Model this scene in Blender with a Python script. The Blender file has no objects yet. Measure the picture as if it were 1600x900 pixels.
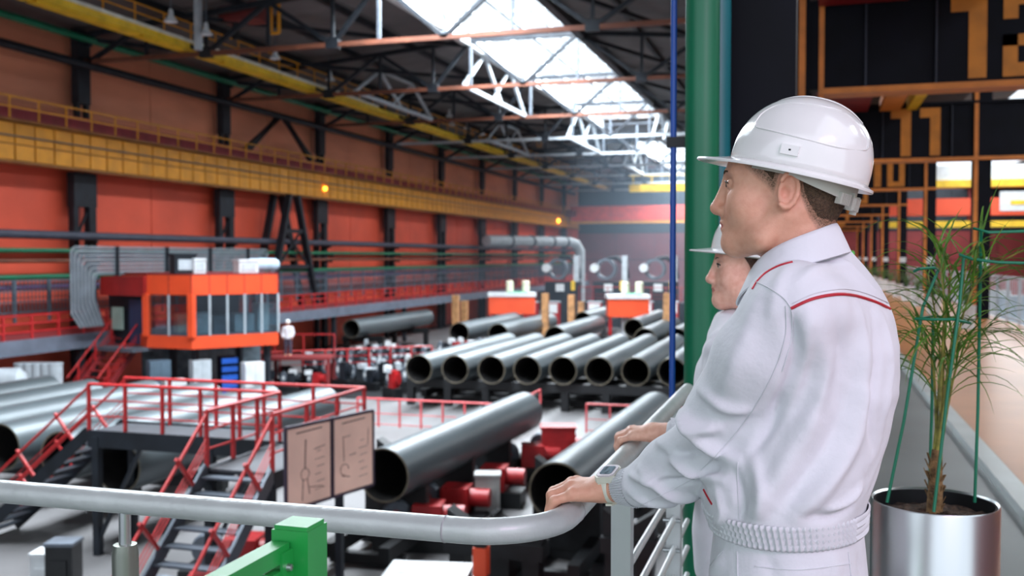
import bpy, bmesh, math, random
import numpy as np
from mathutils import Vector, Matrix
from mathutils.bvhtree import BVHTree

random.seed(7)
SC = bpy.context.scene
COL = SC.collection
R = math.radians

# ------------------------------------------------------------------ camera
FPX, YAW, PITCH, CZ = 1550.0, R(16.87), R(-1.77), 6.6
cam_d = bpy.data.cameras.new('camera')
cam = bpy.data.objects.new('camera', cam_d)
COL.objects.link(cam)
cam.location = (0, 0, CZ)
cam.rotation_euler = (R(90) + PITCH, 0, YAW)
cam_d.sensor_width = 36.0
cam_d.lens = 36.0 * FPX / 1600.0
cam_d.clip_start, cam_d.clip_end = 0.05, 600
cam_d.dof.use_dof = True
cam_d.dof.focus_distance = 1.84
cam_d.dof.aperture_fstop = 5.0
SC.camera = cam

# ------------------------------------------------------------------ sky, daylight, exposure
world = bpy.data.worlds.new('overcast_sky')
SC.world = world
world.use_nodes = True
wb = world.node_tree.nodes['Background']
wb.inputs['Color'].default_value = (0.82, 0.91, 1.0, 1)
wb.inputs['Strength'].default_value = 1.12


def area(name, loc, rot, sx, sy, power, color=(1, 1, 1)):
    d = bpy.data.lights.new(name, 'AREA')
    d.shape = 'RECTANGLE'
    d.size, d.size_y, d.energy, d.color = sx, sy, power, color
    o = bpy.data.objects.new(name, d)
    COL.objects.link(o)
    o.location, o.rotation_euler = loc, rot
    return o


# daylight above the glazed roof strips (outside the glass, pointing down)
area('daylight_roof_lamp', (-15, 48, 20.6), (0, 0, 0), 6, 76, 44000, (0.93, 0.97, 1))
area('daylight_roof_lamp', (-15, 123, 20.6), (0, 0, 0), 6, 34, 20000, (0.93, 0.97, 1))
area('daylight_roof_lamp', (15.2, 75, 18.0), (0, 0, 0), 8, 140, 15000, (0.93, 0.97, 1))  # added lamp over the open side-hall roof, put in to brighten that hall
SC.view_settings.view_transform = 'Standard'
SC.view_settings.look = 'None'
SC.view_settings.gamma = 1
SC.view_settings.use_curve_mapping = False
SC.view_settings.exposure = 0.72
SC.cycles.use_denoising = True
SC.cycles.max_bounces = 8
SC.cycles.sample_clamp_indirect = 6


# ------------------------------------------------------------------ helpers
CAMROT = Matrix.Rotation(YAW, 3, 'Z') @ Matrix.Rotation(R(90) + PITCH, 3, 'X')


def at(px, py, d):
    """the place that shows at a photo pixel, d metres down the lens axis"""
    return Vector((0, 0, CZ)) + CAMROT @ Vector(((px - 800) / FPX * d, (450 - py) / FPX * d, -d))


def lin(c):
    return tuple(((v / 255) / 12.92 if v <= 10 else (((v / 255) + 0.055) / 1.055) ** 2.4) for v in c)


MATS = {}


def mat(name, rgb, rough=0.55, metal=0.0, var=0.12, scale=1.5, bump=0.0, bscale=60.0, spec=0.5, coat=0.0, rgb2=None, stretch=(1, 1, 1)):
    if name in MATS:
        return MATS[name]
    m = bpy.data.materials.new(name)
    m.use_nodes = True
    nt = m.node_tree
    b = nt.nodes['Principled BSDF']
    c = lin(rgb)
    geo = nt.nodes.new('ShaderNodeNewGeometry')
    mp = nt.nodes.new('ShaderNodeMapping')
    mp.inputs['Scale'].default_value = stretch
    nt.links.new(geo.outputs['Position'], mp.inputs['Vector'])
    nz = nt.nodes.new('ShaderNodeTexNoise')
    nz.inputs['Scale'].default_value = scale
    nz.inputs['Detail'].default_value = 5
    nt.links.new(mp.outputs[0], nz.inputs['Vector'])
    rp = nt.nodes.new('ShaderNodeValToRGB')
    if rgb2 is not None:
        c0, c1 = lin(rgb2), c
    else:
        c0 = tuple(v * (1 - 2.2 * var) for v in c)
        c1 = tuple(min(1, v * (1 + var)) for v in c)
    rp.color_ramp.elements[0].color = (*c0, 1)
    rp.color_ramp.elements[1].color = (*c1, 1)
    rp.color_ramp.elements[0].position = 0.28
    rp.color_ramp.elements[1].position = 0.68
    nt.links.new(nz.outputs['Fac'], rp.inputs['Fac'])
    nt.links.new(rp.outputs['Color'], b.inputs['Base Color'])
    b.inputs['Roughness'].default_value = rough
    b.inputs['Metallic'].default_value = metal
    b.inputs['Specular IOR Level'].default_value = spec
    b.inputs['Coat Weight'].default_value = coat
    b.inputs['Coat Roughness'].default_value = 0.08
    if bump:
        n2 = nt.nodes.new('ShaderNodeTexNoise')
        n2.inputs['Scale'].default_value = bscale
        n2.inputs['Detail'].default_value = 3
        nt.links.new(geo.outputs['Position'], n2.inputs['Vector'])
        bp = nt.nodes.new('ShaderNodeBump')
        bp.inputs['Strength'].default_value = bump
        bp.inputs['Distance'].default_value = 0.01
        nt.links.new(n2.outputs['Fac'], bp.inputs['Height'])
        nt.links.new(bp.outputs[0], b.inputs['Normal'])
    MATS[name] = m
    return m


def glass(name, tint=(0.8, 0.9, 0.95), clear=0.75, rough=0.05):
    m = bpy.data.materials.new(name)
    m.use_nodes = True
    nt = m.node_tree
    out = nt.nodes['Material Output']
    nt.nodes.remove(nt.nodes['Principled BSDF'])
    tr = nt.nodes.new('ShaderNodeBsdfTransparent')
    tr.inputs['Color'].default_value = (*tint, 1)
    gl = nt.nodes.new('ShaderNodeBsdfGlossy')
    gl.inputs['Roughness'].default_value = rough
    mx = nt.nodes.new('ShaderNodeMixShader')
    mx.inputs['Fac'].default_value = 1 - clear
    nt.links.new(tr.outputs[0], mx.inputs[1])
    nt.links.new(gl.outputs[0], mx.inputs[2])
    nt.links.new(mx.outputs[0], out.inputs['Surface'])
    MATS[name] = m
    return m


def emit(name, rgb, k):
    m = bpy.data.materials.new(name)
    m.use_nodes = True
    nt = m.node_tree
    b = nt.nodes['Principled BSDF']
    b.inputs['Base Color'].default_value = (*lin(rgb), 1)
    b.inputs['Emission Color'].default_value = (*lin(rgb), 1)
    b.inputs['Emission Strength'].default_value = k
    MATS[name] = m
    return m


class MB:
    """collects shapes, then links them as one mesh object"""

    def __init__(self):
        self.v, self.f = [], []

    def add(self, vs, fs):
        o = len(self.v)
        self.v += [tuple(v) for v in vs]
        self.f += [tuple(i + o for i in f) for f in fs]
        return self

    def box(self, x0, x1, y0, y1, z0, z1):
        vs = [(x0, y0, z0), (x1, y0, z0), (x1, y1, z0), (x0, y1, z0), (x0, y0, z1), (x1, y0, z1), (x1, y1, z1), (x0, y1, z1)]
        return self.add(vs, [(0, 3, 2, 1), (4, 5, 6, 7), (0, 1, 5, 4), (1, 2, 6, 5), (2, 3, 7, 6), (3, 0, 4, 7)])

    def cbox(self, c, s, rz=0.0):
        a, b, e = s[0] / 2, s[1] / 2, s[2] / 2
        ca, sa = math.cos(rz), math.sin(rz)
        vs = []
        for z in (-e, e):
            for x, y in ((-a, -b), (a, -b), (a, b), (-a, b)):
                vs.append((c[0] + x * ca - y * sa, c[1] + x * sa + y * ca, c[2] + z))
        return self.add(vs, [(0, 3, 2, 1), (4, 5, 6, 7), (0, 1, 5, 4), (1, 2, 6, 5), (2, 3, 7, 6), (3, 0, 4, 7)])

    def bar(self, p0, p1, w, h=None, up=(0, 0, 1)):
        h = h or w
        p0, p1 = Vector(p0), Vector(p1)
        d = (p1 - p0).normalized()
        u = Vector(up)
        if abs(d.dot(u)) > 0.97:
            u = Vector((0, 1, 0))
        s = d.cross(u).normalized()
        u = s.cross(d).normalized()
        vs = []
        for p in (p0, p1):
            for a, b in ((-1, -1), (1, -1), (1, 1), (-1, 1)):
                vs.append(p + s * (a * w / 2) + u * (b * h / 2))
        return self.add(vs, [(0, 1, 2, 3), (7, 6, 5, 4), (4, 5, 1, 0), (5, 6, 2, 1), (6, 7, 3, 2), (7, 4, 0, 3)])

    def tube(self, path, r, n=10, caps=True):
        path = [Vector(p) for p in path]
        k = len(path)
        rr = r if isinstance(r, (list, tuple)) else [r] * k
        vs, prev = [], None
        for i, p in enumerate(path):
            d = (path[min(i + 1, k - 1)] - path[max(i - 1, 0)]).normalized()
            if prev is None:
                u = Vector((0, 0, 1)) if abs(d.z) < 0.9 else Vector((1, 0, 0))
            else:
                u = prev
            s = d.cross(u).normalized()
            u = s.cross(d).normalized()
            prev = u
            for j in range(n):
                a = 2 * math.pi * j / n
                vs.append(p + s * (math.cos(a) * rr[i]) + u * (math.sin(a) * rr[i]))
        fs = []
        for i in range(k - 1):
            for j in range(n):
                a, b = i * n + j, i * n + (j + 1) % n
                fs.append((a, b, b + n, a + n))
        if caps:
            fs.append(tuple(range(n - 1, -1, -1)))
            fs.append(tuple(range((k - 1) * n, k * n)))
        return self.add(vs, fs)

    def cyl(self, p0, p1, r, n=12):
        return self.tube([p0, p1], r, n)

    def lathe(self, prof, c=(0, 0, 0), n=24, axis='Z', close=False):
        vs = []
        for (r, h) in prof:
            for j in range(n):
                a = 2 * math.pi * j / n
                x, y = math.cos(a) * r, math.sin(a) * r
                if axis == 'Z':
                    q = (x, y, h)
                elif axis == 'Y':
                    q = (x, h, y)
                else:
                    q = (h, x, y)
                vs.append((c[0] + q[0], c[1] + q[1], c[2] + q[2]))
        fs = []
        m = len(prof)
        for i in range(m if close else m - 1):
            i2 = (i + 1) % m
            for j in range(n):
                a, b = i * n + j, i * n + (j + 1) % n
                a2, b2 = i2 * n + j, i2 * n + (j + 1) % n
                fs.append((a, b, b2, a2) if axis != 'Y' else (a2, b2, b, a))
        return self.add(vs, fs)

    def prism(self, poly, z0, z1):
        n = len(poly)
        vs = [(x, y, z0) for x, y in poly] + [(x, y, z1) for x, y in poly]
        fs = [tuple(range(n - 1, -1, -1)), tuple(range(n, 2 * n))]
        fs += [(i, (i + 1) % n, n + (i + 1) % n, n + i) for i in range(n)]
        return self.add(vs, fs)

    def plate(self, p, q, poly, t):
        """poly (s, z) drawn on the upright plane through p -> q, extruded by t to its right"""
        p, q = Vector(p), Vector(q)
        d = (q - p)
        d.z = 0
        d.normalize()
        nrm = Vector((d.y, -d.x, 0))
        n = len(poly)
        vs = [p + d * s + Vector((0, 0, z)) for s, z in poly] + [p + d * s + Vector((0, 0, z)) + nrm * t for s, z in poly]
        fs = [tuple(range(n)), tuple(range(2 * n - 1, n - 1, -1))]
        fs += [((i + 1) % n, i, n + i, n + (i + 1) % n) for i in range(n)]
        return self.add(vs, fs)

    def mesh(self, name, m=None, smooth=None):
        me = bpy.data.meshes.new(name)
        me.from_pydata(self.v, [], self.f)
        if smooth:
            me.shade_smooth()
            me.set_sharp_from_angle(angle=R(smooth))
        if m:
            me.materials.append(m)
        me.update()
        return me

    def build(self, name, m, parent=None, smooth=None, base=None):
        """base: world place of the parent, when the shapes were given in world metres"""
        if base is None and parent is not None and 'wbase' in parent:
            base = tuple(parent['wbase'])
        if base is not None and any(base):
            self.v = [(v[0] - base[0], v[1] - base[1], v[2] - base[2]) for v in self.v]
        return obj(name, self.mesh(name, m, smooth), parent)


def obj(name, me, parent=None, loc=None, rot=None):
    o = bpy.data.objects.new(name, me)
    COL.objects.link(o)
    if parent is not None:
        o.parent = parent
    if loc is not None:
        o.location = loc
    if rot is not None:
        o.rotation_euler = rot
    return o


def tag(o, label, cat=None, group=None, kind=None):
    if label:
        o['label'] = label
    if cat:
        o['category'] = cat
    if group:
        o['group'] = group
    if kind:
        o['kind'] = kind
    return o


def thing(name, label, cat, loc=(0, 0, 0), rz=0.0, group=None, world=False):
    """an Empty at the base of a thing; world=True: its parts are given in world metres"""
    o = bpy.data.objects.new(name, None)
    COL.objects.link(o)
    o.empty_display_size = 0.2
    o.location = loc
    o.rotation_euler = (0, 0, rz)
    if world:
        o['wbase'] = tuple(float(v) for v in loc)
    return tag(o, label, cat, group)


def struct(o, label, cat=None):
    o['kind'] = 'structure'
    o['label'] = label
    if cat:
        o['category'] = cat
    return o


def copy_tree(o, parent=None):
    c = o.copy()
    COL.objects.link(c)
    c.parent = parent
    for ch in list(o.children):
        copy_tree(ch, c)
    return c


ORD = ['nearest', 'second', 'third', 'fourth', 'fifth', 'sixth', 'seventh', 'eighth', 'ninth', 'tenth', 'eleventh', 'twelfth', 'thirteenth', 'fourteenth']

# ------------------------------------------------------------------ materials
M_redwall = mat('red_wall_paint', (234, 92, 64), 0.55, var=0.10, scale=0.25)
M_orwall = mat('orange_wall_paint', (232, 148, 112), 0.6, var=0.14, scale=0.3, stretch=(1, 0.4, 1.6))
M_maroon = mat('maroon_wall_paint', (120, 34, 36), 0.6, var=0.15, scale=0.3)
M_dark = mat('dark_steel', (30, 36, 44), 0.55, 0.3, var=0.2, scale=2)
M_navy = mat('navy_steel', (10, 11, 22), 0.6, 0.0, var=0.2, scale=2, spec=.15)
M_grey = mat('grey_steel', (92, 100, 110), 0.5, 0.2, var=0.15, scale=2)
M_lgrey = mat('light_grey_paint', (176, 184, 190), 0.5, 0.0, var=0.1, scale=2)
M_white = mat('white_paint', (206, 210, 212), 0.45, var=0.06, scale=3)
M_yellow = mat('crane_yellow', (222, 150, 32), 0.5, var=0.10, scale=1.2)
M_yellow2 = mat('bright_yellow', (228, 186, 40), 0.5, var=0.12, scale=1.5)
M_ochre = mat('ochre_rib', (140, 88, 30), 0.55, var=0.15)
M_red = mat('machine_red', (158, 26, 30), 0.42, var=0.12, scale=3)
M_rail = mat('rail_red', (182, 40, 42), 0.4, var=0.08, scale=4)
M_orange = mat('cabin_orange', (224, 78, 40), 0.45, var=0.06, scale=1)
M_green = mat('green_pipe_paint', (4, 106, 72), 0.4, var=0.10, scale=2)
M_blue = mat('blue_paint', (26, 80, 168), 0.4, var=0.1)
M_rust = mat('rusty_chord', (116, 66, 46), 0.6, var=0.2, scale=1)
M_pipe = mat('pipe_steel', (80, 89, 93), 0.42, 0.3, var=0.16, scale=1.2, stretch=(1, 0.15, 1))
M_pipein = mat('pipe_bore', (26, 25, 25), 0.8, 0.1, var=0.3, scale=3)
M_pipelip = mat('pipe_cut_edge', (120, 112, 96), 0.45, 0.6, var=0.2, scale=5)
M_conc = mat('concrete', (106, 105, 106), 0.5, var=0.10, scale=0.35, bump=0.1, bscale=8)
M_roof = mat('roof_sheet', (98, 94, 94), 0.7, var=0.12, scale=0.6)
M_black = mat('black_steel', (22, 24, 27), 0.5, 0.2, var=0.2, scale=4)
M_wood = mat('timber_post', (176, 128, 84), 0.7, var=0.2, scale=3)
M_gallery = mat('grey_gallery_floor', (104, 110, 110), 0.35, var=0.10, scale=0.8)
M_brown = mat('tan_gallery_floor', (158, 102, 60), 0.34, var=0.14, scale=0.7, spec=0.35)
M_portal = mat('portal_orange', (206, 120, 44), 0.5, var=0.12, scale=3)
M_steel = mat('brushed_steel', (196, 200, 202), 0.28, 0.95, var=0.05, scale=6, stretch=(1, 1, 0.1))
M_glass = glass('window_glass', (0.72, 0.82, 0.86), 0.8)
M_sky = glass('roof_glass', (0.96, 0.98, 1.0), 0.94, 0.3)
# ================================================================== the hall shell
COLY = [39.6 + 12 * i for i in range(9)]

fl = MB().box(-40, -0.6, -30, 150, -0.3, 0).build('floor_hall', M_conc)
struct(fl, 'pale grey concrete floor of the pipe hall', 'floor')
m = MB().box(-0.6, 1.24, -12, 148, 4.7, 5.0)
m.box(-6, -0.6, -12, 1.95, 4.7, 5.0)
gf = m.build('floor_gallery', M_gallery)
struct(gf, 'grey painted floor strip of the visitor gallery', 'floor')
gb = MB().box(1.38, 4.75, -12, 148, 4.7, 5.0).build('floor_corridor', M_brown)
struct(gb, 'glossy tan floor of the gallery corridor', 'floor')
cu = MB().box(1.24, 1.38, -12, 148, 4.7, 5.06).build('trim_1', mat('kerb_metal', (176, 184, 184), 0.35, 0.5, var=0.1))
struct(cu, 'pale metal kerb between grey strip and tan corridor floor', 'trim')
gw = MB().box(-0.6, -0.45, 1.95, 148, 0, 4.7).box(-6, -5.85, -12, 1.95, 0, 4.7).build('wall_gallery_base', M_grey)
struct(gw, 'grey wall below the visitor gallery edge', 'wall')

# ---- left wall: backing and its sheet panels
wl = MB().box(-34.6, -34.25, -30, 148, 0, 18.2).build('wall_left', M_dark)
struct(wl, 'long left hall wall clad in red and orange sheets', 'wall')
pan = {}
for row, (z0, z1, mt) in enumerate(((0.05, 4.75, M_redwall), (4.8, 10.9, M_redwall), (10.95, 17.9, M_orwall))):
    me = MB().box(0, 0.12, 0.03, 5.97, z0, z1).mesh('wall_panel', mt)
    for k in range(21):
        obj('wall_panel', me, wl, (-34.25, 21.6 + 6 * k, 0))

# ---- far wall
wf = MB().box(-34.6, 40, 147.4, 147.8, 0, 18.6).build('wall_far', M_navy)
struct(wf, 'dark maroon far end wall of the hall', 'wall')
me1 = MB().box(0.03, 5.77, -0.1, 0, 0.05, 6.2).mesh('wall_panel', M_maroon)
me2 = MB().box(0.03, 5.77, -0.1, 0, 6.3, 10.2).mesh('wall_panel', M_maroon)
me3 = MB().box(0.03, 5.77, -0.1, 0, 10.3, 17.8).mesh('wall_panel', M_dark)
for k in range(12):
    for me in (me1, me2, me3):
        obj('wall_panel', me, wf, (-34.2 + 5.8 * k, 147.4, 0))

# ---- roof: backing sheet, panels, glazed strips
ZE, ZR = 17.5, 18.9   # eave and skylight height


def roof_z(x):
    if x < -18:
        return ZE + (ZR - ZE) * (x + 34.5) / 16.5
    if x > -12:
        return ZE + (ZR - ZE) * (4.5 - x) / 16.5
    return ZR


m = MB()
for x0, x1 in ((-34.6, -18), (-12, 5)):
    z0, z1 = roof_z(x0), roof_z(x1)
    m.add([(x0, -14, z0), (x1, -14, z1), (x1, 148, z1), (x0, 148, z0), (x0, -14, z0 + .2), (x1, -14, z1 + .2), (x1, 148, z1 + .2), (x0, 148, z0 + .2)],
          [(0, 3, 2, 1), (4, 5, 6, 7), (0, 1, 5, 4), (1, 2, 6, 5), (2, 3, 7, 6), (3, 0, 4, 7)])
m.box(-18, -12, 87.6, 105.6, ZR, ZR + .2).box(-18, -12, 140, 148, ZR, ZR + .2).box(-18, -12, -14, 9, ZR, ZR + .2)
ce = m.build('ceiling', M_roof)
struct(ce, 'sheet metal hall roof with glazed strips', 'ceiling')
for x0 in [-34.4 + 3.28 * k for k in range(5)] + [-12 + 3.28 * k for k in range(5)]:
    x1 = x0 + 3.2
    z0, z1 = roof_z(min(x0, x1)), roof_z(max(x0, x1))
    if x0 < -13 and x1 > -18.05:
        x1 = -18.05
        z1 = roof_z(x1)
    me = MB().add([(x0, 0.05, z0 - .06), (x1, 0.05, z1 - .06), (x1, 11.95, z1 - .06), (x0, 11.95, z0 - .06),
                   (x0, 0.05, z0), (x1, 0.05, z1), (x1, 11.95, z1), (x0, 11.95, z0)],
                  [(0, 3, 2, 1), (4, 5, 6, 7), (0, 1, 5, 4), (1, 2, 6, 5), (2, 3, 7, 6), (3, 0, 4, 7)]).mesh('roof_panel', M_roof)
    for k in range(9):
        obj('roof_panel', me, ce, (0, 39.6 + 12 * k - 12, -0.002))

pane = MB().box(0.04, 2.96, 0.04, 2.96, 0, 0.02).mesh('pane', M_sky)
M_mull = mat('mullion_grey', (140, 150, 156), 0.5, 0.3)
for n, (ya, yb) in enumerate(((9.0, 87.6), (105.6, 140.0))):
    w = struct(bpy.data.objects.new('window_%d' % (n + 1), None), ['long glazed roof strip above the pipes', 'shorter far glazed roof strip'][n], 'skylight')
    COL.objects.link(w)
    w['wbase'] = (-15.0, ya, ZR)
    w.location = (-15, ya, ZR)
    k = 0
    while ya + 3 * (k + 1) <= yb + 0.7:
        for j in (0, 1):
            obj('pane', pane, w, (-3 + 3 * j, 3 * k, 0.06))
        MB().box(-18, -12, ya + 3 * k - .04, ya + 3 * k + .04, ZR - .02, ZR + .06).build('mullion', M_mull, w)
        k += 1
    for x in (-18, -16.5, -15, -13.5, -12):
        t = .04 if x in (-16.5, -13.5) else .09
        MB().box(x - t, x + t, ya, yb, ZR - .1, ZR + .1).build('mullion', M_mull, w)
    for x in (-18.2, -11.8):
        MB().box(x - .2, x + .2, ya, yb, ZR - .75, ZR + .02).build('kerb', M_white if x < -15 else M_dark, w)

# ================================================================== steel columns on the left wall
def column_mesh():
    lo, up, la = MB(), MB(), MB()
    lo.box(-.16, .16, -.78, -.45, 0, 10.6)
    up.box(-.2, .2, -.42, .42, 13.9, 17.4).box(-.12, .12, -.42, -.2, 10.6, 13.9).box(-.12, .12, .2, .42, 10.6, 13.9)
    hi = MB().box(-.16, .16, .28, .76, 0, 10.6)
    cap = MB().box(-.2, .2, -.79, .77, 9.0, 10.62)
    for i in range(6):
        z = 0.4 + 1.42 * i
        la.bar((0.0, -.46, z), (0.0, .3, z + 1.3), .1, .1)
    return [('inner_leg', lo), ('outer_leg', hi), ('head_plate', cap), ('upper_shaft', up), ('lacing', la)]


protos = [(n, b.mesh(n, M_dark)) for n, b in column_mesh()]
for i, y in enumerate(COLY):
    t = thing('steel_column', '%s dark lattice column of the left wall, counted from the camera' % ORD[i], 'column', (-33.5, y, 0), group='columns of the left wall')
    for n, me in protos:
        obj(n, me, t)

# ================================================================== yellow crane runway along the left wall
YB0, YB1 = 24.0, 141.0
cb = thing('crane_runway_beam', 'long yellow panelled crane runway beam along the left wall', 'crane beam', (-32.6, YB0, 10.7), world=True)
MB().box(-32.95, -32.55, YB0, YB1, 10.7, 12.35).build('web', M_ochre, cb)
MB().box(-33.0, -32.2, YB0, YB1, 12.35, 12.45).build('top_flange', M_ochre, cb)
MB().box(-33.0, -32.35, YB0, YB1, 10.6, 10.7).build('bottom_flange', M_ochre, cb)
pa = MB().box(0, 0.07, 0.05, 1.1, 0.74, 1.6).mesh('panel', M_yellow)
pb = MB().box(0, 0.07, 0.05, 1.1, 0.04, 0.68).mesh('panel', M_yellow)
for k in range(int((YB1 - YB0) / 1.15)):
    obj('panel', pa, cb, (0.05, 1.15 * k, 0))
    obj('panel', pb, cb, (0.05, 1.15 * k, 0))
MB().tube([(-32.4, YB0, 11.75), (-32.4, YB1, 11.75)], .035, 6).build('cable', M_grey, cb)
rl = thing('runway_handrail', 'thin yellow handrail on top of the yellow crane runway', 'railing', (-32.3, YB0, 12.45), world=True)
po = MB().bar((0, 0, 0), (0, 0, 0.95), .06).mesh('post', M_yellow)
for k in range(70):
    obj('post', po, rl, (0, 1.65 * k, 0))
for z in (12.95, 13.38):
    MB().bar((-32.3, YB0, z), (-32.3, YB0 + 114, z), .07).build('rail', M_yellow, rl)
kick = MB().box(-32.9, -32.86, YB0, YB1, 12.45, 13.15).build('kick_panel', mat('rose_panel', (150, 52, 60), 0.6), rl)
for i, l in enumerate(((-32.4, 62.2, 11.36), (-32.4, 128.0, 11.45))):
    t = thing('warning_lamp', ['amber warning lamp glowing on the middle of the yellow runway', 'amber warning lamp at the far end of the yellow runway'][i], 'lamp', l)
    s = 0.16 + .12 * i
    MB().lathe([(0.001, -s), (s * .8, -s * .6), (s, 0), (s * .8, s * .6), (.001, s)], n=10).build('bulb', emit('amber_lamp_%d' % i, (255, 150, 40), 6), t, 60)
    MB().box(-s * 1.4, -s * .5, -s, s, -s, s).build('housing', M_black, t)

# ================================================================== wall service lines
def wall_line(name, label, z, x, r, m, y0=22, y1=140, cat='pipe', hang=True):
    t = thing(name, label, cat, (x, y0, z), world=True)
    MB().tube([(x, y0, z), (x, y1, z)], r, 10).build('run', m, t, 50)
    if hang:
        for k in range(9):
            MB().box(-33.2, x + .02, COLY[k] - .08, COLY[k] + .08, z - r - .12, z - r).build('bracket', M_dark, t)
    return t


wall_line('service_pipe', 'green pipe high on the wall under the roof', 16.9, -32.9, .17, M_green)
wall_line('brace_strut', 'dark strut across the upper orange wall', 15.7, -33.0, .2, M_dark, cat='beam', hang=False)
wall_line('service_pipe', 'thick dark grey pipe across the red wall', 7.6, -32.7, .2, mat('slate_paint', (66, 70, 84), 0.5))
wall_line('service_pipe', 'upper green pipe on the red wall', 6.9, -32.5, .11, M_green)
wall_line('service_pipe', 'brown pipe just below the upper green pipe', 6.45, -32.6, .09, M_rust)
wall_line('service_pipe', 'lower green pipe on the red wall', 5.75, -32.4, .12, M_green)
wall_line('service_pipe', 'purple pipe low on the red wall', 5.3, -32.6, .12, mat('purple_paint', (96, 60, 110), 0.5))

# ---- dark A shaped trestle between the second and third column
t = thing('bracing_trestle', 'dark A shaped bracing trestle between the second and third wall columns', 'trestle', (-32.6, 57.4, 0), world=True)
for dy, ty in ((-3.1, -.5), (3.1, .5)):
    for x in (-33.3, -32.2):
        MB().bar((x, 57.4 + dy, 3.3), (x, 57.4 + ty, 10.6), .42, .3).build('leg', M_dark, t)
for z, w in ((6.0, 2.0), (8.3, 1.1)):
    MB().bar((-32.2, 57.4 - w, z), (-32.2, 57.4 + w, z), .25, .25).build('cross_bar', M_dark, t)
MB().bar((-32.2, 55.4, 6.0), (-32.2, 58.4, 8.3), .12).bar((-32.2, 59.4, 6.0), (-32.2, 56.4, 8.3), .12).build('diagonal', M_dark, t)
t = thing('upper_bracing', 'dark V shaped bracing above the yellow runway', 'bracing', (-33, 57.4, 12.4), world=True)
for dy in (-5.4, 5.4):
    for o in (0, .55):
        MB().bar((-33, 57.4 + dy - math.copysign(o, dy), 12.5), (-33, 57.4 + math.copysign(.3, dy), 15.6 + o * .2), .26, .2).build('strut', M_dark, t)
    for k in range(5):
        f = .15 + .16 * k
        a = Vector((-33, 57.4 + dy * (1 - f), 12.5 + 3.1 * f))
        MB().bar(a, a + Vector((0, -math.copysign(.6, dy), .35)), .09).build('lacing', M_dark, t)

# ================================================================== roof trusses
def truss(i, y):
    t = thing('roof_truss', '%s dark steel roof truss spanning the hall' % ORD[i], 'truss', (-15, y, 15.9), group='roof trusses', world=True)
    MB().bar((-34, y, 15.9), (0.4, y, 15.9), .2, .2).build('bottom_chord', M_rust if i < 3 else M_lgrey, t)  # haze over the far bottom chords is put into their pale grey colour
    for a, b in ((-34, -18), (-18, -12), (-12, 0.4)):
        MB().bar((a, y, roof_z(a) - .45), (b, y, roof_z(b) - .45), .24, .24).build('top_chord', M_dark, t)
    xs = [-33, -29.8, -26.6, -23.4, -20.2, -18, -15, -12, -8.6, -5.4, -2.2, .2]
    for k in range(len(xs) - 1):
        a, b = xs[k], xs[k + 1]
        if k % 2 == 0:
            MB().bar((a, y, 15.9), (b, y, roof_z(b) - .45), .2, .18).build('diagonal', M_dark, t)
        else:
            MB().bar((a, y, roof_z(a) - .45), (b, y, 15.9), .2, .18).build('diagonal', M_dark, t)
        MB().bar((b, y, 15.9), (b, y, roof_z(b) - .45), .14).build('upright', M_dark if b < -19 or b > -11 else M_grey, t)
    for x in (-26.6, -20.2, -8.6):
        MB().box(x - .3, x + .3, y - .13, y + .13, 15.72, 16.2).build('gusset', M_dark, t)


for i, y in enumerate(COLY):
    truss(i, y)
for k, x in enumerate((-31.5, -28.2, -25, -21.6, -8.8, -5.4, -2)):
    o = MB().bar((x, 20, roof_z(x) - .22), (x, 146, roof_z(x) - .22), .22, .3).build('roof_purlin', M_dark)
    tag(o, '%s dark purlin under the roof, counted from the left wall' % ORD[k].replace('nearest', 'first'), 'purlin', 'roof purlins')
# diagonal wind bracing under the roof, both sides of the glazing
wbr = [(-33, -26.6), (-26.6, -18.3), (-11.7, -5.4), (-5.4, .3)]
for i in range(7):
    y = COLY[i]
    for j, (a, b) in enumerate(wbr):
        o = MB().bar((a, y, roof_z(a) - .7), (b, y + 12, roof_z(b) - .7), .22, .2).build('wind_brace', M_dark)
        tag(o, 'dark diagonal roof brace in the %s bay, %s from the left wall' % (ORD[i].replace('nearest', 'first'), ORD[j].replace('nearest', 'first')), 'brace', 'diagonal roof braces')
# white vertical bracing girders between the trusses
n = 0
for (x, i, w) in ((-18.4, 1, .22), (-25, 1, .2), (-18.4, 3, .24), (-25, 3, .2), (-11.7, 3, .24), (-18.4, 5, .22), (-11.7, 5, .22), (-5.4, 2, .24)):
    y0, y1, zt = COLY[i], COLY[i] + 12, roof_z(x) - .5
    mt = M_lgrey
    side = {-18.4: 'left of the glazed strip', -25: 'near the yellow catwalk', -11.7: 'right of the glazed strip', -5.4: 'near the blue pole'}[x]
    t = thing('bracing_girder', 'pale bracing girder %s, between the %s and next roof truss' % (side, ORD[i]), 'girder', (x, y0, 15.9), group='pale bracing girders', world=True)
    MB().bar((x, y0, 16.0), (x, y1, 16.0), w, w).build('bottom_chord', mt, t)
    ym = (y0 + y1) / 2
    MB().bar((x, y0, 16.0), (x, ym - 2.5, zt), w * .8).build('diagonal', mt, t)
    MB().bar((x, y1, 16.0), (x, ym + 2.5, zt), w * .8).build('diagonal', mt, t)
    MB().bar((x, ym - 2.5, zt), (x, ym + .8, 16.0), w * .8).build('diagonal', mt, t)
    MB().bar((x, ym + 2.5, zt), (x, ym - .8, 16.0), w * .6).build('diagonal', mt, t)
    MB().bar((x, ym - 2.5, zt), (x, ym + 2.5, zt), w * .8).build('top_chord', mt, t)
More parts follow.
